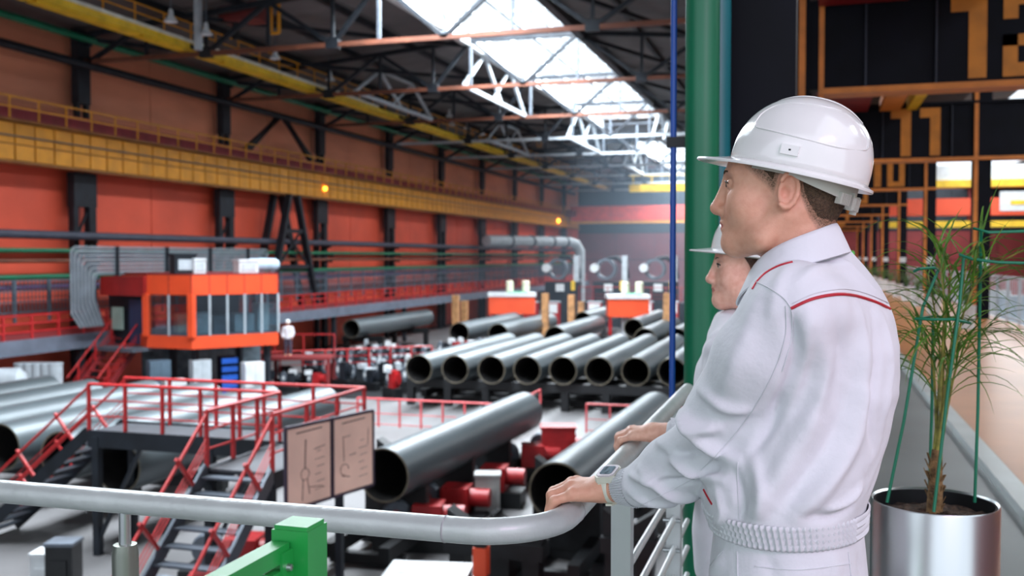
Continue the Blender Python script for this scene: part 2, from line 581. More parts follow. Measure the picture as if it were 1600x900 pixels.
# ================================================================== yellow catwalk under the roof
cw = thing('roof_catwalk', 'yellow catwalk with railing hung under the roof', 'catwalk', (-28, 18, 16.2), world=True)
MB().box(-28.1, -27.5, 18, 140, 16.15, 16.25).build('deck', M_ochre, cw)
for k in range(20):
    MB().box(-28.05, -27.55, 18 + 6.1 * k + .1, 18 + 6.1 * k + 6.0, 16.05, 16.15).build('soffit_panel', M_yellow2, cw)
MB().box(-27.5, -27.38, 18, 140, 16.12, 16.42).build('edge_beam', M_yellow2, cw)
MB().box(-27.38, -27.3, 18, 60, 16.42, 16.55).build('edge_strip', mat('pale_edge', (214, 212, 200), 0.5), cw)
for k in range(62):
    MB().bar((-27.45, 18 + 1.97 * k, 16.5), (-27.45, 18 + 1.97 * k, 17.35), .05).build('post', M_yellow, cw)
for z in (16.95, 17.35):
    MB().bar((-27.45, 18, z), (-27.45, 140, z), .05).build('rail', M_yellow, cw)
for k, (px, py, d) in enumerate(((267, 34, 42), (322, 54, 44), (430, 92, 50), (516, 126, 57), (702, 182, 76), (706, 196, 78), (730, 201, 80), (753, 211, 83), (793, 226, 92))):
    l = at(px, py, d)
    t = thing('high_bay_lamp', '%s white high bay lamp by the yellow catwalk' % ORD[k], 'lamp', l, group='lamps along the catwalk')
    MB().lathe([(.02, .55), (.09, .5), (.12, .25), (.3, 0), (.28, 0), (.1, .22), (.001, .24)], n=14).build('shade', M_white, t, 40)
    MB().cyl((0, 0, .5), (0, 0, roof_z(l.x) - l.z - .08), .03, 6).build('stem', M_grey, t)
# upright pale pole and red hoist trolley by the catwalk
l = at(310, 78, 44)
o = MB().box(l.x - .13, l.x + .13, l.y - .13, l.y + .13, l.z, roof_z(l.x)).build('hanger_post', M_lgrey)
tag(o, 'pale square hanger post at the near catwalk end', 'post')
for i, (px, py, d, s) in enumerate(((385, 45, 46, 1.0), (820, 225, 100, 1.0))):
    l = at(px, py, d)
    t = thing('hoist_trolley', ['red and yellow hoist trolley hanging under the near roof', 'distant red and yellow hoist trolley above the runway'][i], 'hoist', l, group='hoist trolleys')
    MB().box(-1.1, .9, -.6, .6, .3, 1.5).build('housing', mat('dull_red', (120, 42, 40), 0.55), t)
    MB().box(-1.4, 1.2, -.7, .7, 1.5, 1.65).build('frame', M_ochre, t)
    MB().bar((1.3, 0, -.3), (1.3, 0, 1.6), .12).bar((1.7, 0, -.3), (1.7, 0, 1.6), .12).bar((1.3, 0, -.3), (1.7, 0, -.3), .12).build('cage', M_yellow, t)
    MB().cyl((-.5, -.1, -.5), (-.5, -.1, .4), .16, 10).build('hook_block', M_black, t)
    MB().cyl((-.9, 0, 1.6), (-.9, 0, roof_z(l.x) - l.z), .06, 8).build('hanger', M_dark, t)
    MB().cyl((.9, 0, 1.6), (.9, 0, roof_z(l.x) - l.z), .06, 8).build('hanger', M_dark, t)

# ================================================================== far end: cranes, duct, machines
t = thing('bridge_crane', 'red bridge crane spanning the far end of the hall', 'crane', (-16, 134, 11.4), world=True)
MB().box(-32, 2, 133.3, 134.7, 11.6, 13.6).build('girder', mat('crane_red', (214, 66, 48), 0.5), t)
MB().box(-32, 2, 133.1, 134.9, 11.25, 11.5).build('underside_rail', M_yellow, t)
for x in (-32, -1.5):
    MB().box(x - .8, x + .8, 131.5, 136.5, 12.2, 13.0).build('end_truck', M_maroon, t)
t = thing('bridge_crane', 'yellow bridge crane high at the far end under the roof', 'crane', (-10, 112, 14), world=True)
MB().box(-20, 0, 111.6, 112.4, 14.0, 14.8).build('girder', M_yellow2, t)
for k in range(10):
    MB().bar((-19.5 + 2.1 * k, 111.5, 14.8), (-19.5 + 2.1 * k, 111.5, 15.8), .08).build('post', M_yellow2, t)
MB().bar((-20, 111.5, 15.8), (0, 111.5, 15.8), .09).build('rail', M_yellow2, t)
MB().box(-5, -2.5, 111, 113, 14.8, 16.2).build('trolley', M_yellow2, t)

a, b, c, d_ = at(760, 376, 100), at(890, 378, 112), at(906, 392, 113), at(906, 432, 113)
t = thing('air_duct', 'large grey air duct with an elbow at the far end', 'duct', tuple(a), world=True)
MB().tube([a, a.lerp(b, .5), b, b.lerp(c, .6) + Vector((0, 0, .35)), c, d_, Vector((d_.x, d_.y, 0))], .58, 16).build('tube', M_lgrey, t, 50)
for f in (.25, .5, .75, .93):
    p, q = a.lerp(b, f), a.lerp(b, f + .015)
    MB().tube([p, q], .68, 16).build('flange', M_grey, t, 40)
for i, (px, s) in enumerate(((880, 1.0), (955, 1.0), (1032, 1.0))):
    l = at(px, 440, 95)
    t = thing('expander_machine', 'arched grey pipe machine at the far end, %s' % ['leftmost of three', 'middle of three', 'rightmost of three'][i], 'machine', (l.x, l.y, 0), group='arched machines at the far end')
    h = l.z
    MB().box(-1.6, 1.6, -.8, .8, 0, h).build('base', M_dark, t)
    MB().lathe([(.75, -.35), (1.05, -.35), (1.05, .35), (.75, .35)], (-.5, 0, h + 1.2), 18, 'Y', True).build('ring', M_grey, t, 40)
    MB().tube([(-.4, 0, h + 2.2), (.6, 0, h + 2.3), (1.4, 0, h + 1.6), (1.6, 0, h + .3)], .2, 8).build('hose', M_dark, t, 60)
    MB().box(1.1, 1.6, -.4, .4, h, h + 2.5).build('pillar', M_lgrey, t)
    MB().lathe([(.001, -.5), (.42, -.5), (.42, .3), (.001, .3)], (-1.5, -.3, h + 1.3), 12, 'Y').build('motor', M_white, t, 40)
    MB().box(-.5, .3, -.95, -.8, h - .9, h - .2).build('panel', M_white, t)
    MB().box(1.0, 1.35, -.95, -.8, h - .8, h + .1).build('marker', M_yellow2, t)
# ================================================================== gallery along the left wall
XG, ZG = -30.5, 3.2
lg = thing('side_gallery', 'grey steel gallery with red railing along the left wall', 'gallery', (XG, 24, 0), world=True)
MB().box(-33.1, XG, 24, 138, ZG - .12, ZG).build('deck', M_grey, lg)
MB().box(XG - .05, XG + .12, 24, 138, ZG - .55, ZG + .08).build('edge_beam', mat('edge_grey', (104, 112, 126), 0.45), lg)
po = MB().bar((0, 0, 0), (0, 0, 1.05), .09).mesh('post', M_rail)
for k in range(76):
    obj('post', po, lg, (0.0, 1.5 * k, ZG))
for z in (.38, .72, 1.05):
    MB().bar((XG, 24, ZG + z), (XG, 138, ZG + z), .07).build('rail', M_rail, lg)
MB().box(XG - .03, XG, 24, 138, ZG + .08, ZG + .35).build('kick_board', M_maroon, lg)
for k in range(10):
    MB().box(XG - .3, XG - .05, 24 + 12 * k - .15, 24 + 12 * k + .15, 0, ZG - .1).build('leg', M_dark, lg)
# grey mesh fence standing behind it
fr = MB()
for z in (0.0, .45, .9, 1.35):
    fr.bar((0, 0, z), (0, 2.0, z), .05)
for k in range(9):
    fr.bar((0, .22 * k + .12, 0), (0, .22 * k + .12, 1.35), .035)
fr.bar((0, 0, -.5), (0, 0, 1.4), .1)
fme = fr.mesh('fence_panel', mat('fence_grey', (98, 112, 124), 0.5, 0.2))
ff = thing('mesh_fence', 'grey barred fence standing behind the red gallery railing', 'fence', (-32.3, 24, ZG + 1.0))
for k in range(56):
    obj('fence_panel', fme, ff, (0, 2.0 * k, .05))

# ================================================================== bundle of grey conduits above the cabin
bd = thing('conduit_bundle', 'bundle of grey conduits bending down left of the orange cabin', 'conduits', (-30, 36, 4), world=True)
for k in range(14):
    z = 7.05 - .092 * k
    yv = 34.7 + .11 * k
    r = .3
    pts = [(-30, 50.5 - .1 * k, z - .9), (-30, 50.5 - .1 * k, z - .1), (-30, 50.3 - .1 * k, z), (-30, yv + r, z)]
    pts += [(-30, yv + r - r * math.sin(a), z - r + r * math.cos(a)) for a in (R(30), R(60), R(90))]
    pts += [(-30, yv, 4.2 + .05 * k), (-30 + .2, yv + .3, 3.6)]
    MB().tube(pts, .04, 8).build('conduit', M_grey if k % 2 else mat('slate_conduit', (124, 132, 138), .45), bd, 60)
for k in range(4):
    MB().box(-30.1, -29.85, 37.5 + 3.6 * k, 37.6 + 3.6 * k, 5.6, 7.1).build('clamp', M_dark, bd)

# ================================================================== orange control cabin
pA, pB, pC = at(230, 545, 42.9), at(300, 548, 42.0), at(435, 540, 44.4)
_u = (pC - pB).normalized()
_v = Vector((-_u.y, _u.x, 0)).normalized()
pD = pC + _v * 4.6
pE = pA + _v * 3.6
ZC0, ZC1 = 2.7, 5.85
cab = thing('control_cabin', 'orange glazed control cabin raised beside the wall gallery', 'cabin', (pB.x, pB.y, ZC0), world=True)
foot = [(p.x, p.y) for p in (pA, pB, pC, pD, pE)]
cx = sum(p[0] for p in foot) / 5
cy = sum(p[1] for p in foot) / 5


def sc(k):
    return [(cx + (x - cx) * k, cy + (y - cy) * k) for x, y in foot]


MB().prism(foot, ZC0, ZC0 + .55).build('lower_band', M_orange, cab)
MB().prism(foot, ZC1 - .85, ZC1).build('upper_band', M_orange, cab)
MB().prism(sc(.97), ZC0 + .55, ZC0 + .6).build('cabin_floor', M_grey, cab)
MB().prism(sc(1.005), ZC1, ZC1 + .06).build('roof', M_maroon, cab)
for (p, q, n) in ((pA, pB, 2), (pB, pC, 5), (pC, pD, 4)):
    p2, q2 = Vector((p.x, p.y, 0)), Vector((q.x, q.y, 0))
    for k in range(n):
        a, b = p2.lerp(q2, k / n), p2.lerp(q2, (k + 1) / n)
        L = (b - a).length
        MB().plate(a, b, [(.05, ZC0 + .6), (L - .05, ZC0 + .6), (L - .05, ZC1 - .87), (.05, ZC1 - .87)], .02).build('pane', M_glass, cab)
        MB().bar((b.x, b.y, ZC0 + .55), (b.x, b.y, ZC1 - .85), .07).build('mullion', M_lgrey, cab)
        seam = a.lerp(b, 0.0)
        MB().bar((seam.x, seam.y, ZC1 - .84), (seam.x, seam.y, ZC1 - .01), .03).build('band_seam', M_maroon, cab)
for p in (pA, pB):
    MB().bar((p.x, p.y, ZC0 + .5), (p.x, p.y, ZC1 - .8), .26).build('corner_post', M_orange, cab)
# inside: desks, cabinets, rear wall
dv = _v
du = (pC - pB).normalized()
ang = math.atan2(du.y, du.x)


def incab(u, v, z):
    p = pB + du * u + dv * v
    return (p.x, p.y, z)


MB().cbox(incab(1.9, 3.7, ZC0 + 1.5), (3.4, .1, 1.9), ang).build('rear_wall', mat('rear_wall_dim', (86, 66, 70), 0.6), cab)
for k, (u, w, h, mt) in enumerate(((.8, .7, .9, M_lgrey), (1.7, .8, .75, M_grey), (2.7, .9, .8, M_lgrey), (3.6, .5, 1.2, M_white))):
    MB().cbox(incab(u, 1.2, ZC0 + .6 + h / 2), (w, .7, h), ang).build('desk_unit', mt, cab)
MB().cbox(incab(.4, 2.4, ZC0 + 1.0), (.5, .5, .8), ang).build('chair_back', mat('cream', (206, 204, 180), .6), cab)
# recessed porch on the left with a door
pP = at(162, 545, 44.2)
dz = (Vector((pA.x, pA.y, 0)) - Vector((pP.x, pP.y, 0)))
pa2 = math.atan2(dz.y, dz.x)
mid = (Vector((pA.x, pA.y, 0)) + Vector((pP.x, pP.y, 0))) / 2
MB().cbox((mid.x, mid.y, ZC1 - .5), (dz.length, .3, .85), pa2).build('porch_fascia', mat('deep_red', (150, 30, 28), .5), cab)
MB().cbox((mid.x, mid.y + .5, ZC0 + 1.2), (dz.length, .1, 2.2), pa2).build('porch_wall', M_dark, cab)
MB().cbox((mid.x + .35, mid.y + .35, ZC0 + 1.05), (.85, .08, 1.95), pa2).build('door', mat('door_navy', (48, 54, 84), .5), cab)
MB().cbox((mid.x - .65, mid.y + .35, ZC0 + 1.2), (.7, .06, 1.0), pa2).build('door_window', mat('pale_teal', (140, 160, 150), .3), cab)
MB().cbox((mid.x, mid.y - .1, ZC0 - .08), (dz.length, 1.4, .16), pa2).build('porch_floor', M_grey, cab)
for u, v in ((.3, .5), (3.6, .5), (.3, 3.2), (3.6, 3.6)):
    x, y, z = incab(u, v, 0)
    MB().box(x - .12, x + .12, y - .12, y + .12, 0, ZC0).build('leg', M_dark, cab)
# things on its roof
for k, (u, v, w, h, mt, lb) in enumerate(((.0, 1.0, .9, .75, M_dark, 'dark air handling box on the cabin roof'), (.55, .8, .5, .55, M_white, 'white ventilator box on the cabin roof'),
                                         (3.0, 1.4, .9, .5, M_white, 'white air conditioner at the right of the cabin roof'))):
    p = incab(u, v, ZC1 + .06)
    t = thing('roof_unit', lb, 'ventilator', p, ang)
    MB().cbox((0, 0, h / 2), (w, .7, h)).build('case', mt, t)
    MB().cbox((0, -.36, h / 2), (w * .7, .04, h * .6)).build('grille', M_lgrey, t)
    MB().cbox((0, 0, h + .05), (w * 1.08, .78, .1)).build('lid', mt, t)
p = incab(3.9, 1.6, ZC1 + .06)
t = thing('roof_tank', 'pale grey cylinder lying at the end of the cabin roof', 'tank', p, ang)
MB().lathe([(.001, -.8), (.2, -.75), (.3, -.6), (.3, .6), (.2, .75), (.001, .8)], (0, 0, .35), 14, 'X').build('vessel', mat('pale_blue', (170, 190, 206), .4), t, 40)
MB().box(-.5, -.35, -.2, .2, 0, .2).box(.35, .5, -.2, .2, 0, .2).build('saddle', M_grey, t)

# ---- store under the cabin: cabinets and racks
lowstuff = [(248, 42.5, .9, 2.2, 'grey_cabinet', mat('blue_grey', (92, 112, 128), .5), 'blue grey cabinet at the left under the orange cabin', 'cabinet'),
            (272, 41.6, .9, 1.5, 'white_cabinet', M_white, 'white square cabinet under the orange cabin', 'cabinet'),
            (313, 42.6, .8, 2.2, 'grey_locker', M_lgrey, 'pale grey locker under the orange cabin corner', 'locker'),
            (355, 43.4, .7, 2.3, 'blue_rack', M_blue, 'blue shelf rack under the orange cabin', 'rack'),
            (395, 43.6, .9, 2.0, 'tool_cabinet', M_white, 'white tool cabinet under the right end of the cabin', 'cabinet')]
for (px, d, w, h, nm, mt, lb, ct) in lowstuff:
    l = at(px, 600, d)
    t = thing(nm, lb, ct, (l.x, l.y, 0), ang)
    MB().cbox((0, 0, h / 2), (w, .5, h)).build('body', mt if nm != 'blue_rack' else M_navy, t)
    if nm == 'blue_rack':
        for k in range(6):
            MB().cbox((0, -.28, .3 + .36 * k), (w, .12, .22)).build('tray', M_blue, t)
    else:
        for s in (-1, 1):
            dd_ = MB().cbox((s * w / 4, -.26, h / 2), (w / 2 - .03, .03, h - .08)).build('door', mt, t)
            MB().cbox((s * .05, -.29, h * .55), (.03, .03, .2)).build('handle', M_grey, dd_)
l = at(318, 600, 46.2)
o = MB().cbox((l.x, l.y, 1.3), (5.6, .1, 2.6), ang).build('screen_panel', mat('screen_glass_grey', (86, 100, 108), .25, var=.3, scale=1.5))
tag(o, 'dim grey glazed screen behind the cabinets under the cabin', 'screen')

# ---- red stair from the wall gallery to the floor, left of the cabin
def stair(name, label, top, bottom, width, nstep, side_mat, rail_mat, rail_h=1.0, mids=3, rise_rail=True, nposts=3):
    top, bottom = Vector(top), Vector(bottom)
    d = bottom - top
    h = Vector((d.x, d.y, 0)).normalized()
    s = Vector((-h.y, h.x, 0))
    t = thing(name, label, 'stair', tuple(bottom), world=True)
    for sg in (-1, 1):
        o = s * (sg * width / 2)
        MB().bar(top + o, bottom + o, .06, .26).build('stringer', side_mat, t)
        up = Vector((0, 0, rail_h))
        MB().tube([top + o + up, bottom + o + up], .032, 8).build('handrail', rail_mat, t, 60)
        for k in range(mids):
            uk = Vector((0, 0, rail_h * (.34 + .22 * k / max(1, mids - 1))))
            MB().bar(top + o + uk, bottom + o + uk, .018).build('mid_rail', rail_mat, t)
        nrm = Vector((-h.x * d.z, -h.y * d.z, Vector((d.x, d.y, 0)).length)).normalized()
        for k in range(nposts):
            f = (k + .35) / nposts
            p = top.lerp(bottom, f) + o
            MB().bar(p, p + nrm * (rail_h * .86) if not rise_rail else p + up, .055).build('post', rail_mat, t)
    me = None
    for k in range(nstep):
        f = (k + .5) / nstep
        p = top.lerp(bottom, f)
        MB().bar(p - s * (width / 2), p + s * (width / 2), .24, .04).build('tread', side_mat, t)
    return t


a = at(205, 515, 44.5)
b = at(128, 600, 41.0)
stair('red_stair', 'red stair climbing to the wall gallery left of the cabin', (a.x, a.y, 3.1), (b.x, b.y, .6), 1.4, 10, mat('stair_red', (140, 40, 44), .5), M_rail, 1.0)
# tank and drums, far left
l = at(-14, 590, 38)
t = thing('storage_tank', 'pale grey horizontal tank at the left edge', 'tank', (l.x, l.y, 0), R(30))
MB().lathe([(.001, -1.3), (.4, -1.22), (.6, -1.0), (.6, 1.0), (.4, 1.22), (.001, 1.3)], (0, 0, 1.75), 20, 'X').build('vessel', M_lgrey, t, 40)
MB().box(-.9, -.6, -.4, .4, 0, 1.25).box(.6, .9, -.4, .4, 0, 1.25).build('saddle', M_dark, t)
dr = MB().lathe([(.001, 0), (.3, 0), (.3, .9), (.32, .92), (.3, .95), (.001, .95)], n=14).mesh('drum', M_lgrey, 40)
for k in range(5):
    l = at(34 + 13 * k, 588, 40)
    o = obj('steel_drum', dr, None, (l.x, l.y, 1.4))
    tag(o, 'pale steel drum on the red bench at the left, %s from the tank' % ORD[k].replace('nearest', 'first'), 'drum', 'steel drums by the tank')
l = at(60, 596, 40)
t = thing('red_bench', 'low dark red bench carrying steel drums at the left', 'bench', (l.x, l.y, 0), YAW)
MB().box(-1.2, 1.2, -.4, .4, 1.25, 1.4).build('top', M_red, t)
for x in (-1.1, 1.1):
    MB().box(x - .07, x + .07, -.35, .35, 0, 1.25).build('leg', M_maroon, t)

# ================================================================== red railed walkway with two stairs
ZW = 2.75
YW0, YW1 = 18.2, 19.4
XW0, XW1 = -15.3, -9.2
wk = thing('railed_walkway', 'dark steel walkway with red railings over the pipes', 'walkway', (-12, YW0, 0), world=True)
MB().box(XW0, XW1, YW0, YW1, ZW - .06, ZW).build('deck', mat('deck_plate', (56, 60, 66), .55), wk)
MB().box(XW0, XW1, YW0 - .06, YW0, ZW - .34, ZW + .04).build('edge_beam', M_dark, wk)
MB().box(XW0, XW1, YW1, YW1 + .06, ZW - .34, ZW + .04).build('edge_beam', M_dark, wk)


def fence_run(parent, pts, n, h=1.05, m=M_rail, mids=(.35, .7)):
    for si_, ((p, q), k) in enumerate(zip(zip(pts[:-1], pts[1:]), n)):
        p, q = Vector(p), Vector(q)
        MB().tube([p + Vector((0, 0, h)), q + Vector((0, 0, h))], .035, 8).build('top_rail', m, parent, 60)
        for z in mids:
            MB().bar(p + Vector((0, 0, z)), q + Vector((0, 0, z)), .03).build('mid_rail', m, parent)
        for j in range(1 if si_ else 0, k + 1):
            a = p.lerp(q, j / k)
            MB().bar(a, a + Vector((0, 0, h)), .065).build('post', m, parent)


XB0, XB1, YL = -10.55, -9.2, 15.6
fence_run(wk, [(XW0, YW1, ZW), (XW1, YW1, ZW), (XW1, YL, ZW)], [5, 3])
fence_run(wk, [(XW0, YW0, ZW), (XB0, YW0, ZW), (XB0, YL, ZW)], [5, 3])
MB().box(XB0, XB1, YL, YW0, ZW - .06, ZW).build('landing', mat('deck_plate', (56, 60, 66)), wk)
for x in (XB0, XB1):
    MB().box(x - .05, x + .05, YL, YW0, ZW - .3, ZW + .02).build('landing_beam', M_dark, wk)
for x, y in ((XW0 + .2, YW0), (XW0 + .2, YW1), (-12.2, YW0), (-12.2, YW1), (XB0, YL + .1), (XB1 - .1, YL + .1), (XW1 - 1.3, YW1)):
    MB().box(x - .08, x + .08, y - .08, y + .08, 0, ZW - .1).build('leg', M_dark, wk)
MB().bar((XW0 + .2, YW0, .3), (XW0 + 1.4, YW0, ZW - .2), .08).build('knee_brace', M_dark, wk)
MB().bar((-12.2, YW0, .3), (-11.0, YW0, ZW - .2), .08).build('knee_brace', M_dark, wk)
stair('walkway_stair', 'dark stair with red handrails going down toward the camera', (-9.87, YL, ZW), (-9.87, 12.6, .15), 1.35, 11, mat('stair_steel', (84, 92, 102), .45, .3), M_rail, 1.0, rise_rail=False)
stair('walkway_stair', 'dark stair with red handrails going down at the left edge', (XW0, 18.8, ZW), (XW0 - 3.2, 18.8, .1), 1.2, 11, M_dark, M_rail, 1.0, rise_rail=False)

# ================================================================== two panel drawing board
b0, b1 = at(443, 670, 16.4), at(582, 636, 18.4)
bz1, bz0 = b0.z, b0.z - 1.38
bl = thing('drawing_board', 'pinkish two panel board with line drawings on dark posts', 'board', (b0.x, b0.y, 0), world=True)
bdir = Vector((b1.x - b0.x, b1.y - b0.y, 0))
L = bdir.length
bdir.normalize()
nr = Vector((bdir.y, -bdir.x, 0))
p0 = Vector((b0.x, b0.y, 0))
M_board = mat('board_rose', (248, 204, 186), 0.5, var=0.06, scale=1.2)
M_ink = mat('board_ink', (96, 66, 62), 0.6)
M_bframe = mat('board_frame', (58, 44, 62), 0.5)


def bp(s, z, o=0.0):
    return p0 + bdir * s + Vector((0, 0, z)) + nr * o


for k in range(2):
    s0, s1 = L * (.0 + .5 * k) + .02, L * (.5 + .5 * k) - .02
    bo = MB().plate(p0, p0 + bdir, [(s0, bz0), (s1, bz0), (s1, bz1), (s0, bz1)], .03).build('panel', M_board, bl)
    for (sa, za, sb, zb) in ((s0, bz0, s1, bz0), (s0, bz1, s1, bz1), (s0, bz0, s0, bz1), (s1, bz0, s1, bz1)):
        MB().bar(bp(sa, za, .02), bp(sb, zb, .02), .05).build('frame', M_bframe, bl)
    w = s1 - s0
    # line drawing: title, long spindle, coil and tail
    dr = MB()
    o = .037
    dr.bar(bp(s0 + .22 * w, bz1 - .12, o), bp(s0 + .78 * w, bz1 - .10, o), .006, .018)
    if k == 0:
        dr.bar(bp(s0 + .42 * w, bz1 - .25, o), bp(s0 + .40 * w, bz1 - .75, o), .006, .02)
        dr.bar(bp(s0 + .60 * w, bz1 - .45, o), bp(s0 + .85 * w, bz1 - .42, o), .004, .012)
        ring = [bp(s0 + w * (.40 + .09 * math.cos(a)), bz1 - .84 + .1 * math.sin(a), o) for a in np.linspace(0, 6.28, 14)]
        dr.tube(ring, .005, 4)
        dr.bar(bp(s0 + .36 * w, bz1 - .92, o), bp(s0 + .34 * w, bz1 - 1.28, o), .004, .012)
        dr.bar(bp(s0 + .45 * w, bz1 - .92, o), bp(s0 + .50 * w, bz1 - 1.2, o), .004, .012)
        dr.bar(bp(s0 + .5 * w, bz1 - 1.08, o), bp(s0 + .8 * w, bz1 - 1.12, o), .004, .01)
    else:
        dr.bar(bp(s0 + .24 * w, bz1 - .35, o), bp(s0 + .26 * w, bz1 - .8, o), .004, .012)
        dr.bar(bp(s0 + .24 * w, bz1 - .37, o), bp(s0 + .42 * w, bz1 - .36, o), .004, .01)
        dr.bar(bp(s0 + .40 * w, bz1 - .72, o), bp(s0 + .55 * w, bz1 - .7, o), .004, .012)
        ring = [bp(s0 + w * (.27 + .1 * math.cos(a)), bz1 - .95 + .1 * math.sin(a), o) for a in np.linspace(0, 5, 12)]
        dr.tube(ring, .005, 4)
        dr.bar(bp(s0 + .87 * w, bz1 - .3, o), bp(s0 + .85 * w, bz1 - .6, o), .004, .01)
        dr.bar(bp(s0 + .2 * w, bz1 - 1.05, o), bp(s0 + .4 * w, bz1 - 1.1, o), .004, .012)
    for j in range(6):
        zz = bz1 - .5 - .13 * j
        dr.bar(bp(s0 + (.62 if j % 2 else .66) * w, zz, o), bp(s0 + (.84 if j % 3 else .76) * w, zz + .012, o), .003, .008)
    dr.build('line_drawing', M_ink, bl)
for s in (L * .3, L * .62):
    q = bp(s, 0, -.05)
    MB().box(q.x - .06, q.x + .06, q.y - .06, q.y + .06, 0, bz1 - .1).build('post', M_dark, bl)

# ================================================================== the steel pipes
PR = .61


def pipe_mesh(L, r=PR):
    n = 40
    out = MB().lathe([(r, 0.0), (r, L)], n=n, axis='Y').mesh('shell', M_pipe, 30)
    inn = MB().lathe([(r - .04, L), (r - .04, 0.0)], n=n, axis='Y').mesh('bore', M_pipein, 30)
    lip = MB().lathe([(r - .04, 0), (r - .008, -.004), (r, 0)], n=n, axis='Y')
    far = MB().lathe([(r, L), (r - .04, L)], n=n, axis='Y')
    return out, inn, lip.mesh('cut_edge', M_pipelip), far.mesh('cut_edge', M_pipelip)


PM = {}


def pipe(x, y, L, label, group, z=1.8, rz=0.0, r=PR):
    key = (L, r)
    if key not in PM:
        PM[key] = pipe_mesh(L, r)
    t = thing('steel_pipe', label, 'pipe', (x, y, z), rz, group)
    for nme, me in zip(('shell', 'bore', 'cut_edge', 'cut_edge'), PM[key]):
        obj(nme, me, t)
    return t


pipe(-9.0, 19.95, 9.6, 'large grey steel pipe lying behind the drawing board', 'large pipes near the gallery', rz=-.045)
pipe(-4.98, 19.6, 11.2, 'large grey steel pipe running behind the hands on the handrail', 'large pipes near the gallery', rz=-.03)
xs1 = [-16.2, -14.65, -13.1, -11.6, -10.1, -8.6, -7.1, -5.6]
for k, x in enumerate(xs1):
    pipe(x, 39.6 + .28 * k, 13.0, 'steel pipe in the middle row beyond the red rail, %s from the left' % ORD[k].replace('nearest', 'first'), 'middle row of pipes')
row2 = [(-21.5, 59.3, 12), (-18.8, 59, 12.5), (-14.8, 57.7, 12), (-9.4, 57.8, 12), (-11.6, 66.5, 12), (-16.8, 74, 14), (-7.6, 58.4, 12)]
lab2 = ['short row pipe left of the red and white machines', 'short row pipe just in front of the left red and white machine', 'pipe behind the middle row, between the two red and white machines',
        'pipe behind the middle row, in front of the right red and white machine', 'pipe lying high beside the right red and white machine', 'distant pipe between the two red and white machines', 'pipe behind the blue pole in the back row']
for (x, y, L), lb in zip(row2, lab2):
    pipe(x, y, L, lb, 'back row of pipes', r=.66)
pipe(-28.4, 58, 13, 'lone grey pipe in front of the red wall right of the cabin', 'back row of pipes', z=2.0, r=.6)
left = [(-15.2, 19.0, 10.0, 'under the walkway'), (-17.3, 19.6, 9.4, 'behind the walkway, second from the right'), (-19.6, 20.1, 9, 'with its open end at the left edge'),
        (-21.7, 19.4, 9.4, 'third from the wall side'), (-23.8, 19.0, 9.4, 'second from the wall side'), (-25.9, 19.4, 9.4, 'closest to the wall')]
for x, y, L, s in left:
    pipe(x, y, L, 'steel pipe in the left stack %s' % s, 'left stack of pipes')

# ================================================================== racks and cradles that carry the pipes
def rack(x0, x1, y, top, label, legs=5, m=M_black):
    t = thing('pipe_rack', label, 'rack', ((x0 + x1) / 2, y, 0), group='pipe racks', world=True)
    MB().box(x0, x1, y - .14, y + .14, top - .38, top).build('beam', m, t)
    for k in range(legs):
        x = x0 + (x1 - x0) * (k + .1) / (legs - .8)
        MB().box(x - .16, x + .16, y - .16, y + .16, 0, top - .38).build('leg', m, t)
    return t


zt = 1.8 - PR
rack(-17.4, -4.6, 41.2, zt, 'dark pipe rack under the near ends of the middle row', 8)
rack(-17.4, -4.6, 50.0, zt, 'dark pipe rack under the far ends of the middle row', 8)
rack(-27, -14, 21.5, zt, 'dark pipe rack under the left stack, nearer one', 6)
rack(-27, -14, 27.0, zt, 'dark pipe rack under the left stack, farther one', 6)
rack(-22.5, -6.8, 60.6, 1.14, 'dark pipe rack under the near ends of the back row', 8)
rack(-22.5, -6.8, 68, 1.14, 'dark pipe rack under the far ends of the back row', 8)
rack(-30, -27, 60, 1.4, 'dark pipe rack under the lone pipe, nearer one', 2)
rack(-30, -27, 68, 1.4, 'dark pipe rack under the lone pipe, farther one', 2)
rack(-18, -15.6, 77, 1.14, 'small dark rack under the distant pipe', 2)


def cradle(x, y, label, h=1.3, w=1.1, m=M_black):
    t = thing('pipe_cradle', label, 'cradle', (x, y, 0), group='V shaped pipe cradles')
    MB().box(-w * .42, -w * .12, -.22, .22, 0, h * .55).box(w * .12, w * .42, -.22, .22, 0, h * .55).build('leg', m, t)
    MB().box(-w * .5, w * .5, -.28, .28, h * .55, h * .75).build('table', m, t)
    MB().plate((-w / 2, -.2, 0), (w / 2, -.2, 0), [(.04, h * .75), (w - .04, h * .75), (w - .04, h * 1.12), (w * .62, h * .95), (w * .38, h * .95), (.04, h * 1.12)], -.4).build('vee_block', m, t)
    return t


for (px, py, d, lb) in ((620, 715, 27, 'dark V shaped pipe cradle left of the large pipe'), (810, 850, 19.2, 'dark V shaped pipe cradle between the two large pipes'),
                        (742, 840, 19.5, 'dark square pipe cradle below the large pipe'), (870, 740, 24.5, 'dark V shaped pipe cradle beside the red block'), (985, 850, 19.5, 'dark V shaped pipe cradle behind the handrail post')):
    l = at(px, py, d)
    cradle(l.x, l.y, lb, 1.5)


